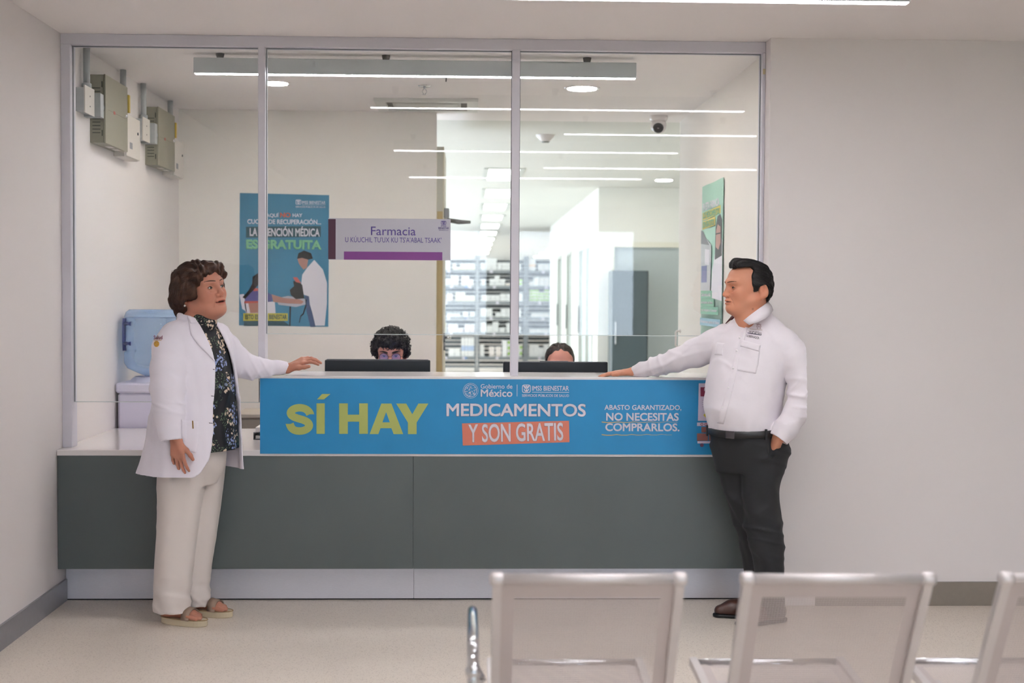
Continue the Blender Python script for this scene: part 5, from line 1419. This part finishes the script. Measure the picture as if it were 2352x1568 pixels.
    drape(K, [(446, 719), (473, 752), (496, 800), (503, 838)], [(424, 712), (434, 742), (438, 768), (454, 790), (480, 816), (501, 839)], -.85, .0, .002, .006, 'lapel', M_COAT, coat, 30, 8)
    drape(K, [(424, 709), (428, 722), (437, 742)], [(446, 717), (458, 733), (464, 741)], -.85, .0, .006, .006, 'collar_leaf', M_COAT, coat, 14, 7)
    drape(K, [(416, 963), (417, 1000), (420, 1035)], [(456, 968), (456, 1005), (450, 1040)], -.85, .0, .001, .004, 'pocket', M_COAT, coat, 18, 10)
    drape(K, [(441, 966), (442, 984)], [(444, 966), (445, 984)], -.85, .0, .004, .003, 'pen_clip', mat('brass', '9b7b4a', .3, .8), coat, 6, 4)
    for v, u in ((848, 495), (909, 491), (971, 486)): drape(K, [(u-6, v-.8), (u+5, v+.4)], [(u-6, v+.8), (u+5, v+1.6)], -.85, 0, .0006, .0012, 'buttonhole', M_BTN, coat, 6, 3)
    drape_text(K, 'Salud', 353, 770, 373, 779, -.9, -.3, mat('embroidery_wine', '7a2f45', .8), coat, .02, .0045)
    drape(K, [(353, 780.5), (371, 780.5)], [(353, 781.5), (371, 781.5)], -.9, -.3, .001, .001, 'embroidery_line', mat('embroidery_gold', 'c59a4a', .8), coat, 8, 3)
    g = MB(); n = 22; vs = [K.px(359.5, 789.5, -.9, -.3, .0028)]
    for k in range(n): t = k*2*math.pi/n; vs.append(K.px(359.5+6.3*math.cos(t), 789.5+7.2*math.sin(t), -.9, -.3, .0028))
    g.add(vs, [(0, 1+k, 1+(k+1) % n) for k in range(n)]); g.build('embroidered_seal', mat('embroidery_gold2', 'cf9f45', .8, var=.4, vscale=300), coat)
    # trousers
    T = Field(np.arange(-1.56, -1.02, .0055), np.arange(-.64, -.17, .0055), np.arange(.02, .86, .0055))
    n_ = leg_px([(1020, 372, 492), (1095, 362, 474), (1160, 363, 462), (1220, 362, 454), (1300, 357, 444), (1360, 356, 438), (1400, 357, 437)], yn, [.11, .105, .10, .095, .092, .09, .088])
    f_ = leg_px([(1020, 432, 520), (1095, 430, 514), (1160, 428, 506), (1220, 425, 498), (1300, 424, 486), (1345, 424, 481), (1386, 426, 483)], yf, [.10, .095, .092, .088, .085, .083, .082])
    rip = lambda th, Z, d: .0028*np.sin(5*th+3*Z)+.006*np.exp(-((Z-.13)/.05)**2)*np.sin(60*Z+2*th)*.6
    T.loft(lv_px([(1000, 444, .15, .14), (1060, 440, .155, .15), (1110, 436, .12, .12)], Y0), ang, 0); T.loft(n_, 0, .01, pw=2.3, ripple=rip); T.loft(f_, 0, .004, pw=2.3, ripple=rip); T.warp((-2, -1, 0), (0, 0, .9), creases([(8, 6, 3), (14, -8, 5), (5, 3, 38)], .006, 21, lambda X, Y, Z: .3+np.exp(-((Z-.1)/.08)**2)))
    Vt, Qt = T.mesh(); to_mesh('trousers', Vt, Qt, M_TROU, body, lap=1)
    # sandals
    for (a, an_, nm) in ((an, math.radians(-24), 0), (af, math.radians(-20), 1)):
        d = np.array([math.cos(an_), math.sin(an_), 0]); s = np.array([-d[1], d[0], 0]); b = np.array([a[0], a[1], 0])
        out = []
        for k in range(36):
            t = k*2*math.pi/36; xx = .058+.118*math.cos(t); ww = (.040+.007*math.cos(t))*math.sin(t)+ (.006*math.cos(t)); out.append(b+d*xx+s*ww)
        g = MB(); ns_ = 36; zsl = [(.0, .96), (.004, 1.), (.022, 1.), (.030, .985)]
        vs = [];
        cen = b+d*.058
        for z, q in zsl:
            for p in out: vs.append(tuple(cen+(p-cen)*q+np.array([0, 0, z])))
        fs = [(i*ns_+k, i*ns_+(k+1) % ns_, (i+1)*ns_+(k+1) % ns_, (i+1)*ns_+k) for i in range(3) for k in range(ns_)]+[tuple(range(ns_))[::-1], tuple(range(3*ns_, 4*ns_))]
        g.add(vs, fs); so = g.build('sandal', M_SOLE, body)
        band = []
        for q in (.070, .112):
            arc_ = []
            for k in range(13):
                t = math.pi*k/12; arc_.append(b+d*q+s*(.043*math.cos(t))+np.array([0, 0, .028+.052*math.sin(t)**.8*(1-.14*(q > .1))]))
            band.append(arc_)
        vs = [p for a2 in band for p in a2]+[p+np.array([0, 0, .004]) for a2 in band for p in a2]
        fs = [(k, k+1, 13+k+1, 13+k) for k in range(12)]+[(26+k, 26+k+1, 39+k+1, 39+k) for k in range(12)]+[(k, 26+k, 27+k, k+1) for k in range(12)]+[(13+k, 39+k, 40+k, 14+k) for k in range(12)]
        MB().add(vs, fs, True).build('strap', M_STRAP, so)
        MB().tube([tuple(p+np.array([0, 0, .030])) for p in out], .0025, 6, closed=True).build('welt', mat('tan_welt', 'a58a63', .7), so)
    return body
# ================================================================= man in the white shirt
def build_man():
    Y0 = -.42; b_ = math.radians(55); fm = np.array([-math.cos(b_), -math.sin(b_), 0]); lm = np.array([math.sin(b_), -math.cos(b_), 0])
    O = at(1719, 666, Y0); hy = math.radians(14); R = frame((-math.cos(hy), -math.sin(hy), -.02), (0, 0, 1)); sc = 1.0
    xs = axis_grid(.36, 1.48, .012, [(.44, .66, .0036), (1.02, 1.33, .0030), (1.22, 1.40, .005)])
    ys = axis_grid(-.72, .02, .012, [(-.56, -.28, .0032), (-.14, -.0, .004)])
    zs = axis_grid(-.005, 1.66, .014, [(.0, .1, .006), (1.08, 1.19, .0034), (1.36, 1.63, .0030)])
    F = Field(xs, ys, zs)
    P = head(F, R, O, sc, fem=0., jowl=.55, nose=1.12, ears=(1, 1), age=.7); mouth_cut(F, P, sc, R, .0)
    nb = at(1728, 745, Y0)
    F.cap(P(-.025, 0, -.045), nb, .058, .064, .03); F.cap(P(.022, 0, -.085), nb+fm*.03, .04, .055, .035)
    ch = at(1722, 820, Y0); wa = at(1710, 930, Y0); hp_ = at(1725, 1030, Y0)
    F.chain([nb, ch, wa, hp_], [.055, .08, .10, .09], .04)
    w_far = at(1453, 853, -.075); sh_f = at(1655, 790, -.30); el_f = at(1556, 826, -.20)
    F.chain([ch, sh_f, el_f, w_far], [.07, .042, .034, .022], .02)
    sh_n = at(1812, 792, -.53); el_n = at(1838, 898, -.54); w_n = at(1790, 1000, -.585); po = at(1766, 1056, -.505)
    F.chain([ch, sh_n, el_n, w_n, po], [.07, .042, .036, .027, .026], .015)
    F.chain([hp_, at(1750, 1080, -.46), at(1755, 1200, -.475), at(1770, 1405, -.475)], [.09, .06, .042, .034], .02)
    F.chain([hp_, at(1697, 1080, -.37), at(1714, 1206, -.365), at(1732, 1395, -.365)], [.085, .05, .032, .018], .02)
    hand(F, w_far, (-1, .02, -.06), (-.05, .0, -1), (-.05, -1, -.05), L=.172, curl=(.10, .10, .06), spread=.10, thumb=(.82, .50, -.05), tcurl=.22)
    V, Q = F.mesh()
    def mole(V, C):
        L = ((V-O) @ R)/sc; m = np.exp(-(((L[:, 0]-.010)/.0045)**2+((L[:, 2]+.086)/.0045)**2))*(L[:, 1] > .02); return C*(1-.5*m[:, None])
    eyes = eye_islands(P, sc, (.05, .028, .015), (.03, .018, .012), SKM, .72); brows = brow_islands(F, R, P, sc, (.13, .062, .036), .002, .6)
    body = to_mesh('person', V, Q, M_SKIN, None, skin_color(SKM, P, sc, R, O, SKM*np.array([.92, .68, .70]), mole), eyes+brows)
    tag(body, 'person in white shirt and black trousers leaning an arm on counter', 'person')
    H_ = Field(np.arange(-.135, .130, .0032), np.arange(-.105, .105, .0034), np.arange(-.08, .165, .0032))
    H_.ell((-.014, 0, .046), (.101, .084, .090), k=0); H_.ell((-.045, 0, .0), (.066, .080, .070), k=.03)
    H_.chain([(.056, -.040, .112), (.064, 0, .117), (.056, .042, .112)], [.014, .017, .014], .02); H_.ell((.030, 0, .112), (.05, .060, .026), k=.03)
    H_.func((-.2, -.2, -.2), (.2, .2, .2), poly_cut([(.3, -.3), (.3, .100), (.075, .100), (.05, .106), (.014, .106), (.006, .090), (.018, .058), (.020, .040), (.012, .010), (.006, -.008), (-.012, -.004), (-.020, .020), (-.042, .026), (-.058, .010), (-.062, -.024), (-.072, -.046), (-.09, -.060), (-.09, -.3)]), .004, 's')
    H_.warp((-.2, -.2, -.2), (.2, .2, .2), lambda X, Y, Z: .0016*np.sin(150*Z+95*Y+25*X)+.0012*np.sin(210*Y-60*Z+14*X))
    Vh, Qh = H_.mesh(); sv, sf = strands(Vh, Qh, 650, lambda p: (-1, 0, .35 if p[0] > .03 else -.5-5*max(0, .06-p[2])), .07, .0009, 8, lift=.0008, jit=.10)
    local_obj(to_mesh('hair', Vh, Qh, M_HBK, body, None, [(sv, sf, None)]), R, O, sc)
    # shirt
    cols = [(718, 1735, .064, .072), (740, 1736, .082, .122), (758, 1736, .098, .158), (780, 1734, .120, .190), (820, 1727, .142, .194), (870, 1716, .162, .186), (920, 1708, .173, .178), (950, 1708, .175, .174), (972, 1711, .168, .172), (996, 1713, .158, .166)]
    rows = lv_px(cols, Y0); ang = math.atan2(fm[1], fm[0])
    S = Field(np.arange(.46, 1.52, .0046), np.arange(-.72, -.02, .0046), np.arange(.78, 1.44, .0046))
    S.loft(rows, ang, 0, ripple=lambda th, Z, d: .0022*np.sin(9*th+14*Z)*np.clip((1.2-Z)/.3, 0, 1)+.003*np.sin(15*th+5*np.sin(11*Z))*np.exp(-((Z-.90)/.05)**2))
    S.warp((.8, -.8, .8), (1.5, 0, 1.3), lambda X, Y, Z: .0022*np.sin(31*X+26*Z+2.5*np.sin(17*Z-9*X))*np.exp(-((Z-1.02)/.11)**2)*(.5+.5*np.sin(13*X-7*Z)))
    far = [at(1668, 782, -.32), at(1640, 794, -.29), at(1600, 810, -.245), at(1556, 826, -.20), at(1510, 840, -.14), at(1475, 849, -.10), at(1454, 853, -.078)]
    near = [at(1804, 786, -.51), at(1828, 820, -.545), at(1842, 870, -.555), at(1846, 903, -.56), at(1830, 945, -.575), at(1806, 982, -.585), at(1788, 1008, -.59)]
    zn_ = at(1838, 905, -.56)[2]
    c1 = creases([(34, 10, -34), (44, 0, 20), (26, 8, -50)], .009, 5, lambda X, Y, Z: .35+np.exp(-((X-.88)/.14)**2)); c2 = creases([(26, 10, 36), (-26, 8, 38), (8, 4, 46)], .010, 6, lambda X, Y, Z: .3+np.exp(-((Z-zn_)/.07)**2))
    S.warp((.8, -.9, .7), (1.6, .1, 1.36), creases([(16, 12, 20), (-14, 8, 24), (20, -6, 6)], .007, 8))
    sleeve(S, far, [.078, .074, .064, .053, .041, .031, .025], .020, c1)
    sleeve(S, near, [.058, .066, .063, .061, .055, .050, .046], .036, c2)
    # neck opening
    S.cap(at(1722, 745, Y0)+fm*.045, at(1716, 715, Y0)+fm*.06, .026, .050, .004, 's')
    Vs, Qs = S.mesh(); sh = to_mesh('shirt', Vs, Qs, M_SHIRT, body, lap=1)
    # collar: two leaves round the neck
    def collar(pts_top, pts_bot, nm, m_, th=.005):
        a = np.array(pts_top); b2 = np.array(pts_bot); n = len(a); V = []
        for off in (0, th):
            for k in range(n):
                for q, p in ((0, a[k]), (.5, (a[k]+b2[k])/2), (1, b2[k])):
                    c = at(1728, 730, Y0); o_ = p-c; o_[2] = 0; V.append(p+unit(o_)*(off+.004*math.sin(q*math.pi)))
        m3 = n*3; fs = []
        for k in range(n-1):
            for q in range(2):
                i = k*3+q; fs += [(i, i+1, i+4, i+3), (m3+i, m3+i+3, m3+i+4, m3+i+1)]
        for k in range(n-1):
            for q in (0, 2): i = k*3+q; fs.append((i, i+3, m3+i+3, m3+i))
        for k in (0, n-1):
            for q in range(2): i = k*3+q; fs.append((i, m3+i, m3+i+1, i+1))
        return MB().add(V, fs, True).build(nm, m_, sh)
    nearT = [at(1763, 693, -.44), at(1752, 702, -.49), at(1738, 712, -.515), at(1722, 724, -.525), at(1708, 736, -.52)]
    nearB = [at(1774, 712, -.46), at(1768, 722, -.525), at(1757, 731, -.55), at(1740, 740, -.555), at(1721, 746, -.545)]
    collar(nearT, nearB, 'collar_leaf', M_SHIRT)
    farT = [at(1763, 693, -.42), at(1740, 698, -.355), at(1712, 706, -.335), at(1692, 716, -.35), at(1692, 727, -.385)]
    farB = [at(1774, 712, -.42), at(1740, 722, -.33), at(1700, 730, -.305), at(1674, 736, -.335), at(1668, 743, -.37)]
    collar(farT, farB, 'collar_leaf', mat('maroon_lining', '4d1522', .8))
    drape(S, [(1706, 748), (1694, 790), (1682, 840), (1668, 900), (1652, 950), (1646, 972)], [(1718, 750), (1707, 790), (1696, 840), (1682, 900), (1668, 952), (1662, 974)], -.9, .0, .0, .0035, 'placket', M_SHIRT, sh, 34, 5)
    for u, v in ((1699, 775), (1692, 805), (1684, 845), (1673, 890), (1660, 935)):
        p = S.px(u, v, -.9, 0, .0045); g = MB().lathe([(0, .0022), (.0045, .002), (.0052, 0)], 14, (0, 0, 0)); o = g.build('button', mat('button_white', 'e7e2e4', .3), sh); o.location = p
        o.rotation_mode = 'QUATERNION'; o.rotation_quaternion = Vector((0, 0, 1)).rotation_difference(Vector(tuple(-unit(_ray(u, v)))))
    drape(S, [(1701, 790), (1694, 825), (1690, 850)], [(1746, 802), (1742, 835), (1736, 858)], -.9, 0, .0, .0035, 'chest_pocket', M_SHIRT, sh, 14, 12)
    drape(S, [(1703, 780), (1700, 795)], [(1748, 792), (1744, 807)], -.9, 0, .003, .004, 'pocket_flap', M_SHIRT, sh, 8, 12)
    drape(S, [(1647, 786), (1643, 800), (1641, 815)], [(1664, 788), (1661, 802), (1660, 816)], -.9, 0, .0, .0035, 'chest_pocket', M_SHIRT, sh, 10, 8)
    ME = mat('embroidery_grey', '5d5257', .8)
    drape_text(S, 'YUCATÁN', 1720, 757, 1749, 766, -.9, 0, ME, sh, .01, .0022, shearv=.14)
    drape_text(S, 'GOBERNADOR', 1714, 767.5, 1744, 773, -.9, 0, ME, sh, .01, .0022, shearv=.20)
    drape(S, [(1717, 763.5), (1748, 768.5)], [(1717, 765), (1748, 770)], -.9, 0, .0005, .001, 'embroidery_line', mat('embroidery_navy', '2f3a5c', .8), sh, 12, 3)
    drape(S, [(1722, 754.5), (1751, 757.5)], [(1722, 755.3), (1751, 758.3)], -.9, 0, .0005, .001, 'embroidery_line', mat('embroidery_tan', 'b39a84', .8), sh, 12, 3)
    g = MB()
    for (du, dv) in ((-4, -4), (0, -5), (4, -4), (-4.5, 0), (4.5, 0), (0, 0), (-3.5, 4), (3.5, 4)):
        n = 10; vs = [S.px(1743+du*.9+1.7*math.cos(k*2*math.pi/n), 749.5+dv+1.7*math.sin(k*2*math.pi/n), -.9, 0, .002) for k in range(n)]
        vi = [S.px(1743+du*.9+.8*math.cos(k*2*math.pi/n), 749.5+dv+.8*math.sin(k*2*math.pi/n), -.9, 0, .002) for k in range(n)]
        g.add(vs+vi, [(k, (k+1) % n, n+(k+1) % n, n+k) for k in range(n)])
    g.build('embroidered_emblem', mat('embroidery_rose', 'a5868c', .8), sh)
    # trousers and belt
    T = Field(np.arange(1.04, 1.50, .0052), np.arange(-.68, -.2, .0052), np.arange(.03, 1.0, .0052))
    pel = lv_px([(986, 1714, .163, .172), (1006, 1720, .160, .178), (1040, 1724, .150, .176), (1080, 1724, .12, .15)], Y0)
    nl = leg_px([(1030, 1692, 1810), (1068, 1698, 1801), (1118, 1704, 1790), (1156, 1708, 1789), (1200, 1713, 1796), (1240, 1720, 1800), (1290, 1732, 1800), (1330, 1736, 1800), (1415, 1742, 1802)], -.475, [.105, .10, .092, .085, .08, .078, .076, .075, .072])
    fl_ = leg_px([(1030, 1643, 1740), (1099, 1655, 1738), (1156, 1672, 1736), (1206, 1690, 1738), (1233, 1697, 1740), (1290, 1707, 1746), (1330, 1713, 1750), (1405, 1716, 1750)], -.365, [.10, .092, .085, .08, .076, .072, .07, .068])
    rip = lambda th, Z, d: .0035*np.sin(34*Z+3*th)*np.exp(-((Z-.50)/.16)**2)+.002*np.sin(5*th+8*Z)
    T.loft(pel, ang, 0); T.loft(fl_, 0, .05, ripple=rip); T.loft(nl, 0, .014, ripple=rip); T.warp((.9, -.8, 0), (1.7, 0, .95), creases([(12, 6, 26), (-14, 8, 30), (10, 4, 40)], .009, 15, lambda X, Y, Z: .3+np.exp(-((Z-.45)/.12)**2)+np.exp(-((Z-.78)/.06)**2)))
    # pocket mouth where the hand goes in
    T.cap(at(1782, 1004, -.605), at(1770, 1046, -.575), .040, .010, .004, 's')
    Vt, Qt = T.mesh(); tr_ = to_mesh('trousers', Vt, Qt, M_BLKT, body, lap=1)
    bl_ = []; MBK = mat('black_belt', '1b1a1b', .45, coat=.2)
    n = 60
    zb_ = np.array([at(1712, 975, Y0)[2]]*n)
    vs = []
    c0 = at(1713, 985, Y0)
    for k in range(n):
        t = k*2*math.pi/n; q = c0+fm*(.167*math.cos(t))+lm*(.177*math.sin(t))
        tilt = -.012*math.cos(t)
        for dr_, dz in ((0, -.016), (.006, -.014), (.006, .014), (0, .016)): vs.append(tuple(q+(fm*math.cos(t)+lm*math.sin(t))*dr_+np.array([0, 0, dz+tilt])))
    fs = [(4*k+q, 4*((k+1) % n)+q, 4*((k+1) % n)+(q+1) % 4, 4*k+(q+1) % 4) for k in range(n) for q in range(4)]
    belt = MB().add(vs, fs, True).build('belt', MBK, body)
    q = c0+fm*.176+np.array([0, 0, -.012]); g = MB().box(-.003, .003, -.022, .022, -.017, .017, .002); o = g.build('buckle', mat('dark_buckle', '59565a', .25, .8), belt); o.location = q; o.rotation_euler = (0, 0, ang)
    for t in (.9, 2.2, -.9): 
        q = c0+fm*(.174*math.cos(t))+lm*(.184*math.sin(t))+np.array([0, 0, -.012*math.cos(t)]); o = MB().box(-.004, .004, -.005, .005, -.024, .024, .001).build('belt_loop', M_BLKT, belt); o.location = q; o.rotation_euler = (0, 0, ang+t)
    # shoes
    for (c, dr_) in ((at(1729, 1400, -.365), math.radians(184)), (at(1768, 1415, -.475), math.radians(205))):
        d = np.array([math.cos(dr_), math.sin(dr_), 0]); b0 = np.array([c[0], c[1], 0])
        G = Field(np.arange(c[0]-.26, c[0]+.18, .005), np.arange(c[1]-.2, c[1]+.14, .005), np.arange(-.004, .14, .005))
        G.chain([b0-d*.045+np.array([0, 0, .045]), b0+d*.03+np.array([0, 0, .05]), b0+d*.10+np.array([0, 0, .036]), b0+d*.155+np.array([0, 0, .028])], [.040, .042, .040, .028], .02)
        G.cap(b0-d*.03+np.array([0, 0, .05]), b0-d*.02+np.array([0, 0, .11]), .040, .038, .02)
        G.func((-9, -9, -9), (9, 9, 9), lambda X, Y, Z: .016-Z+0*X+0*Y, .004, 'i')
        Vg, Qg = G.mesh(); so = to_mesh('shoe', Vg, Qg, M_LEA, body)
        G2 = Field(np.arange(c[0]-.26, c[0]+.18, .006), np.arange(c[1]-.2, c[1]+.14, .006), np.arange(-.006, .03, .004))
        G2.chain([b0-d*.045+np.array([0, 0, .01]), b0+d*.09+np.array([0, 0, .01]), b0+d*.16+np.array([0, 0, .01])], [.044, .046, .030], .02)
        G2.func((-9, -9, -9), (9, 9, 9), lambda X, Y, Z: np.maximum(-Z+.001, Z-.017)+0*X+0*Y, .0, 'i')
        Vg, Qg = G2.mesh(); to_mesh('sole', Vg, Qg, M_BLACK, so)
    return body
# ================================================================= clerks behind the counter
def office_chair(x, y, rz, label):
    e = empty('office_chair', (x, y, 0), rz); mm = mat('chair_black', '1d1e21', .7)
    box('seat', mm, -.24, .24, -.23, .23, .42, .49, .03, e); box('backrest', mm, -.22, .22, .24, .30, .55, 1.0, .025, e)
    MB().tube([(0, .2, .44), (0, .29, .46), (0, .31, .62)], .018, 10).build('back_bracket', M_BLACK, e); MB().tube([(0, 0, .42), (0, 0, .09)], .025, 14).build('gas_post', M_CHROME, e)
    g = MB()
    for k in range(5): a = k*2*math.pi/5; g.tube([(0, 0, .09), (.28*math.cos(a), .28*math.sin(a), .065)], .016, 8)
    b = g.build('star_base', M_BLACK, e)
    for k in range(5): a = k*2*math.pi/5; MB().lathe([(0, -.012), (.026, -.012), (.026, .012), (0, .012)], 14, (.28*math.cos(a), .28*math.sin(a), .026), 'x').build('caster', M_BLACK, b)
    return tag(e, label, 'chair', 'office chairs behind the counter')
def seated_body(F, P, O, hips):
    F.cap(P(-.02, 0, -.05), O+np.array([0, .03, -.20]), .055, .06, .03)
    F.chain([O+np.array([0, .03, -.22]), O+np.array([0, .05, -.42]), hips], [.06, .09, .09], .04)
def clerk(u, v, y, label, curly):
    O = at(u, v, y); sc = 1.0; R = frame((0, -1, -.16 if curly else -.10)); hips = np.array([O[0], y+.08, .57])
    F = Field(axis_grid(O[0]-.30, O[0]+.30, .014, [(O[0]-.10, O[0]+.10, .0035)]), axis_grid(y-.55, y+.30, .014, [(y-.14, y+.12, .0035)]), axis_grid(.04, O[2]+.16, .014, [(O[2]-.12, O[2]+.14, .0035)]))
    P = head(F, R, O, sc, fem=0 if curly else 1, jowl=0., nose=1.); mouth_cut(F, P, sc, R)
    seated_body(F, P, O, hips)
    ws = []
    for s_ in (-1, 1):
        sh = O+np.array([s_*.17, .04, -.27]); el = O+np.array([s_*.23, -.06, -.50]); wr = np.array([O[0]+s_*.13, y-.30, .81]); ws.append((sh, el, wr))
        F.chain([sh, el, wr], [.045, .038, .025], .02); F.cap(O+np.array([0, .04, -.27]), sh, .07, .05, .03)
        hand(F, wr, (-.25*s_, -1, -.02), (0, -.05, -1), (-s_, -.2, 0), L=.165, curl=(.12, .15, .1))
        F.chain([hips, hips+np.array([s_*.10, -.38, -.03])], [.07, .05], .03); F.chain([hips+np.array([s_*.10, -.38, -.03]), np.array([hips[0]+s_*.11, hips[1]-.38, .10])], [.05, .035], .02)
    V, Q = F.mesh(); sk = SKW*np.array([1.02, 1.06, 1.1])
    eyes = eye_islands(P, sc, (.05, .03, .02), (.02, .012, .01), sk, .8); brows = brow_islands(F, R, P, sc, (.02, .012, .01), .0, 1.3)
    body = to_mesh('person', V, Q, M_SKIN, None, skin_color(sk, P, sc, R, O, sk*np.array([.9, .65, .65])), eyes+brows)
    tag(body, label, 'person')
    T = Field(np.arange(O[0]-.32, O[0]+.32, .008), np.arange(y-.36, y+.26, .008), np.arange(.50, O[2]-.12, .008))
    T.loft([(.52, O[0], y+.07, .15, .19), (.75, O[0], y+.06, .14, .19), (O[2]-.34, O[0], y+.05, .13, .21), (O[2]-.25, O[0], y+.04, .10, .18), (O[2]-.19, O[0], y+.035, .068, .08)], -math.pi/2, 0)
    for sh, el, wr in ws: T.chain([sh, el, wr+(el-wr)*.15], [.062, .055, .040], .03)
    Vt, Qt = T.mesh(); to_mesh('shirt', Vt, Qt, mat('clerk_shirt', '6f7f95' if curly else 'b9bcc4', .8), body)
    T = Field(np.arange(O[0]-.28, O[0]+.28, .01), np.arange(y-.48, y+.28, .01), np.arange(.03, .74, .01))
    for s_ in (-1, 1): T.cap(hips+np.array([s_*.07, .02, -.015]), hips+np.array([s_*.11, -.36, -.03]), .125, .095, .02)
    T.cap(hips+np.array([-.06, .04, .02]), hips+np.array([.06, .04, .02]), .13, .13, .03)
    T.func((-9, -9, -9), (9, 9, 9), lambda X, Y, Z: .495-Z+0*X+0*Y, .01, 'i')
    for s_ in (-1, 1): T.chain([hips+np.array([s_*.11, -.36, -.045]), np.array([hips[0]+s_*.11, hips[1]-.38, .10])], [.075, .055], .01)
    Vt, Qt = T.mesh(); to_mesh('trousers', Vt, Qt, mat('clerk_trousers', '2f3440', .8), body)
    for s_ in (-1, 1):
        b0 = np.array([hips[0]+s_*.11, hips[1]-.38, 0.])
        G = Field(np.arange(b0[0]-.08, b0[0]+.08, .008), np.arange(b0[1]-.24, b0[1]+.10, .008), np.arange(-.004, .16, .008))
        G.chain([b0+np.array([0, .02, .04]), b0+np.array([0, -.08, .04]), b0+np.array([0, -.16, .03])], [.04, .042, .03], .02); G.cap(b0+np.array([0, 0, .05]), b0+np.array([0, 0, .11]), .04, .036, .02)
        Vg, Qg = G.mesh(); to_mesh('shoe', Vg, Qg, M_BLACK, body)
    H_ = Field(np.arange(-.13, .13, .0042), np.arange(-.125, .125, .0042), np.arange(-.06, .17, .0042))
    if curly:
        H_.ell((-.018, 0, .060), (.108, .098, .092), k=0); H_.ell((.045, 0, .085), (.062, .080, .045), k=.02)
        for s_ in (-1, 1): H_.ell((-.01, s_*.078, .03), (.05, .028, .05), k=.02)
        H_.func((-.3, -.3, -.3), (.3, .3, .3), poly_cut([(.3, -.3), (.3, .056), (.08, .052), (.040, .050), (.022, .02), (.0, -.01), (-.03, -.03), (-.03, -.3)]), .006, 's')
        H_.warp((-.3, -.3, -.3), (.3, .3, .3), lambda X, Y, Z: .005*np.sin(110*X)*np.sin(105*Y+1)*np.sin(98*Z+2))
        Vh, Qh = H_.mesh(); rg = np.random.default_rng(4)
        paths = []; rads = []
        for i in rg.choice(len(Vh), 520):
            c = Vh[i]*(1+.012*rg.random()); a = unit(rg.normal(size=3)); b = unit(np.cross(a, rg.normal(size=3))); r = rg.uniform(.006, .012); ph = rg.uniform(0, 6.28); ax = np.cross(a, b)
            tt = np.linspace(0, rg.uniform(4.5, 8), 14); paths.append([c+r*(a*math.cos(t+ph)+b*math.sin(t+ph))+ax*(t-3)*.0018 for t in tt]); rads.append([.0022]*13+[.0008])
        sv, sf = tubes(paths, rads, 5)
        local_obj(to_mesh('curly_hair', Vh, Qh, M_HCURL, body, None, [(sv, sf, None)]), R, O)
        # round spectacles
        g = empty('spectacles'); g.parent = body; local_obj(g, R, O)
        mf = mat('thin_dark_rim', '4a2b28', .35, .3)
        for s_ in (-1, 1):
            c = np.array([.108, s_*.034, .008]); rp_ = [c+np.array([-.004*abs(math.cos(t)), .0245*math.cos(t), .0235*math.sin(t)]) for t in np.linspace(0, 2*math.pi, 33)[:-1]]
            MB().tube(rp_, .0013, 6, closed=True).build('rim', mf, g)
            vs = [tuple(c)]+[tuple(p) for p in rp_]; MB().add(vs, [(0, 1+k, 1+(k+1) % 32) for k in range(32)]).build('lens', glass_mat('screen_tint_lens', (.75, .78, 1.), 1.9), g)  # blue lens tint stands in for the screen's reflection
            MB().tube([c+np.array([0, s_*.0245, .004]), (.09, s_*.072, .010), (-.03, s_*.082, .014), (-.05, s_*.080, -.004)], .0014, 6).build('temple', mf, g)
        MB().tube([(.108, -.0095, .011), (.116, 0, .014), (.108, .0095, .011)], .0013, 6).build('bridge', mf, g)
    else:
        H_.ell((-.014, 0, .050), (.100, .084, .088), k=0); H_.ell((-.06, 0, .02), (.06, .07, .07), k=.02)
        H_.func((-.3, -.3, -.3), (.3, .3, .3), poly_cut([(.3, -.3), (.3, .070), (.09, .072), (.070, .088), (.050, .074), (.02, .040), (.0, .0), (-.03, -.03), (-.03, -.3)]), .006, 's')
        H_.warp((-.3, -.3, -.3), (.3, .3, .3), lambda X, Y, Z: .0014*np.sin(180*Y+20*X)+.004*np.exp(-(Y/.006)**2)*(Z > .09))
        Vh, Qh = H_.mesh(); sv, sf = strands(Vh, Qh, 450, lambda p: (-1, .9*np.sign(p[1]), .2), .06, .0009, 9, lift=.0008, jit=.12)
        local_obj(to_mesh('hair', Vh, Qh, mat('dark_brown_hair', '2e211d', .4, var=.3, vscale=30), body, None, [(sv, sf, None)]), R, O)
    return body
def build_clerks():
    a = clerk(898, 815, 1.0, 'curly-haired clerk with round glasses, face half hidden by the monitor', True)
    b = clerk(1286, 843, 1.05, 'dark-haired clerk, only top of head above the second monitor', False)
    for o in (a, b):
        x = sum(v[0] for v in o.bound_box)/8
    office_chair(at(898, 815, 1.0)[0], 1.10, 0, 'black office chair under the curly-haired clerk'); office_chair(at(1286, 843, 1.05)[0], 1.15, 0, 'black office chair under the dark-haired clerk')
build_woman(); build_man(); build_clerks()
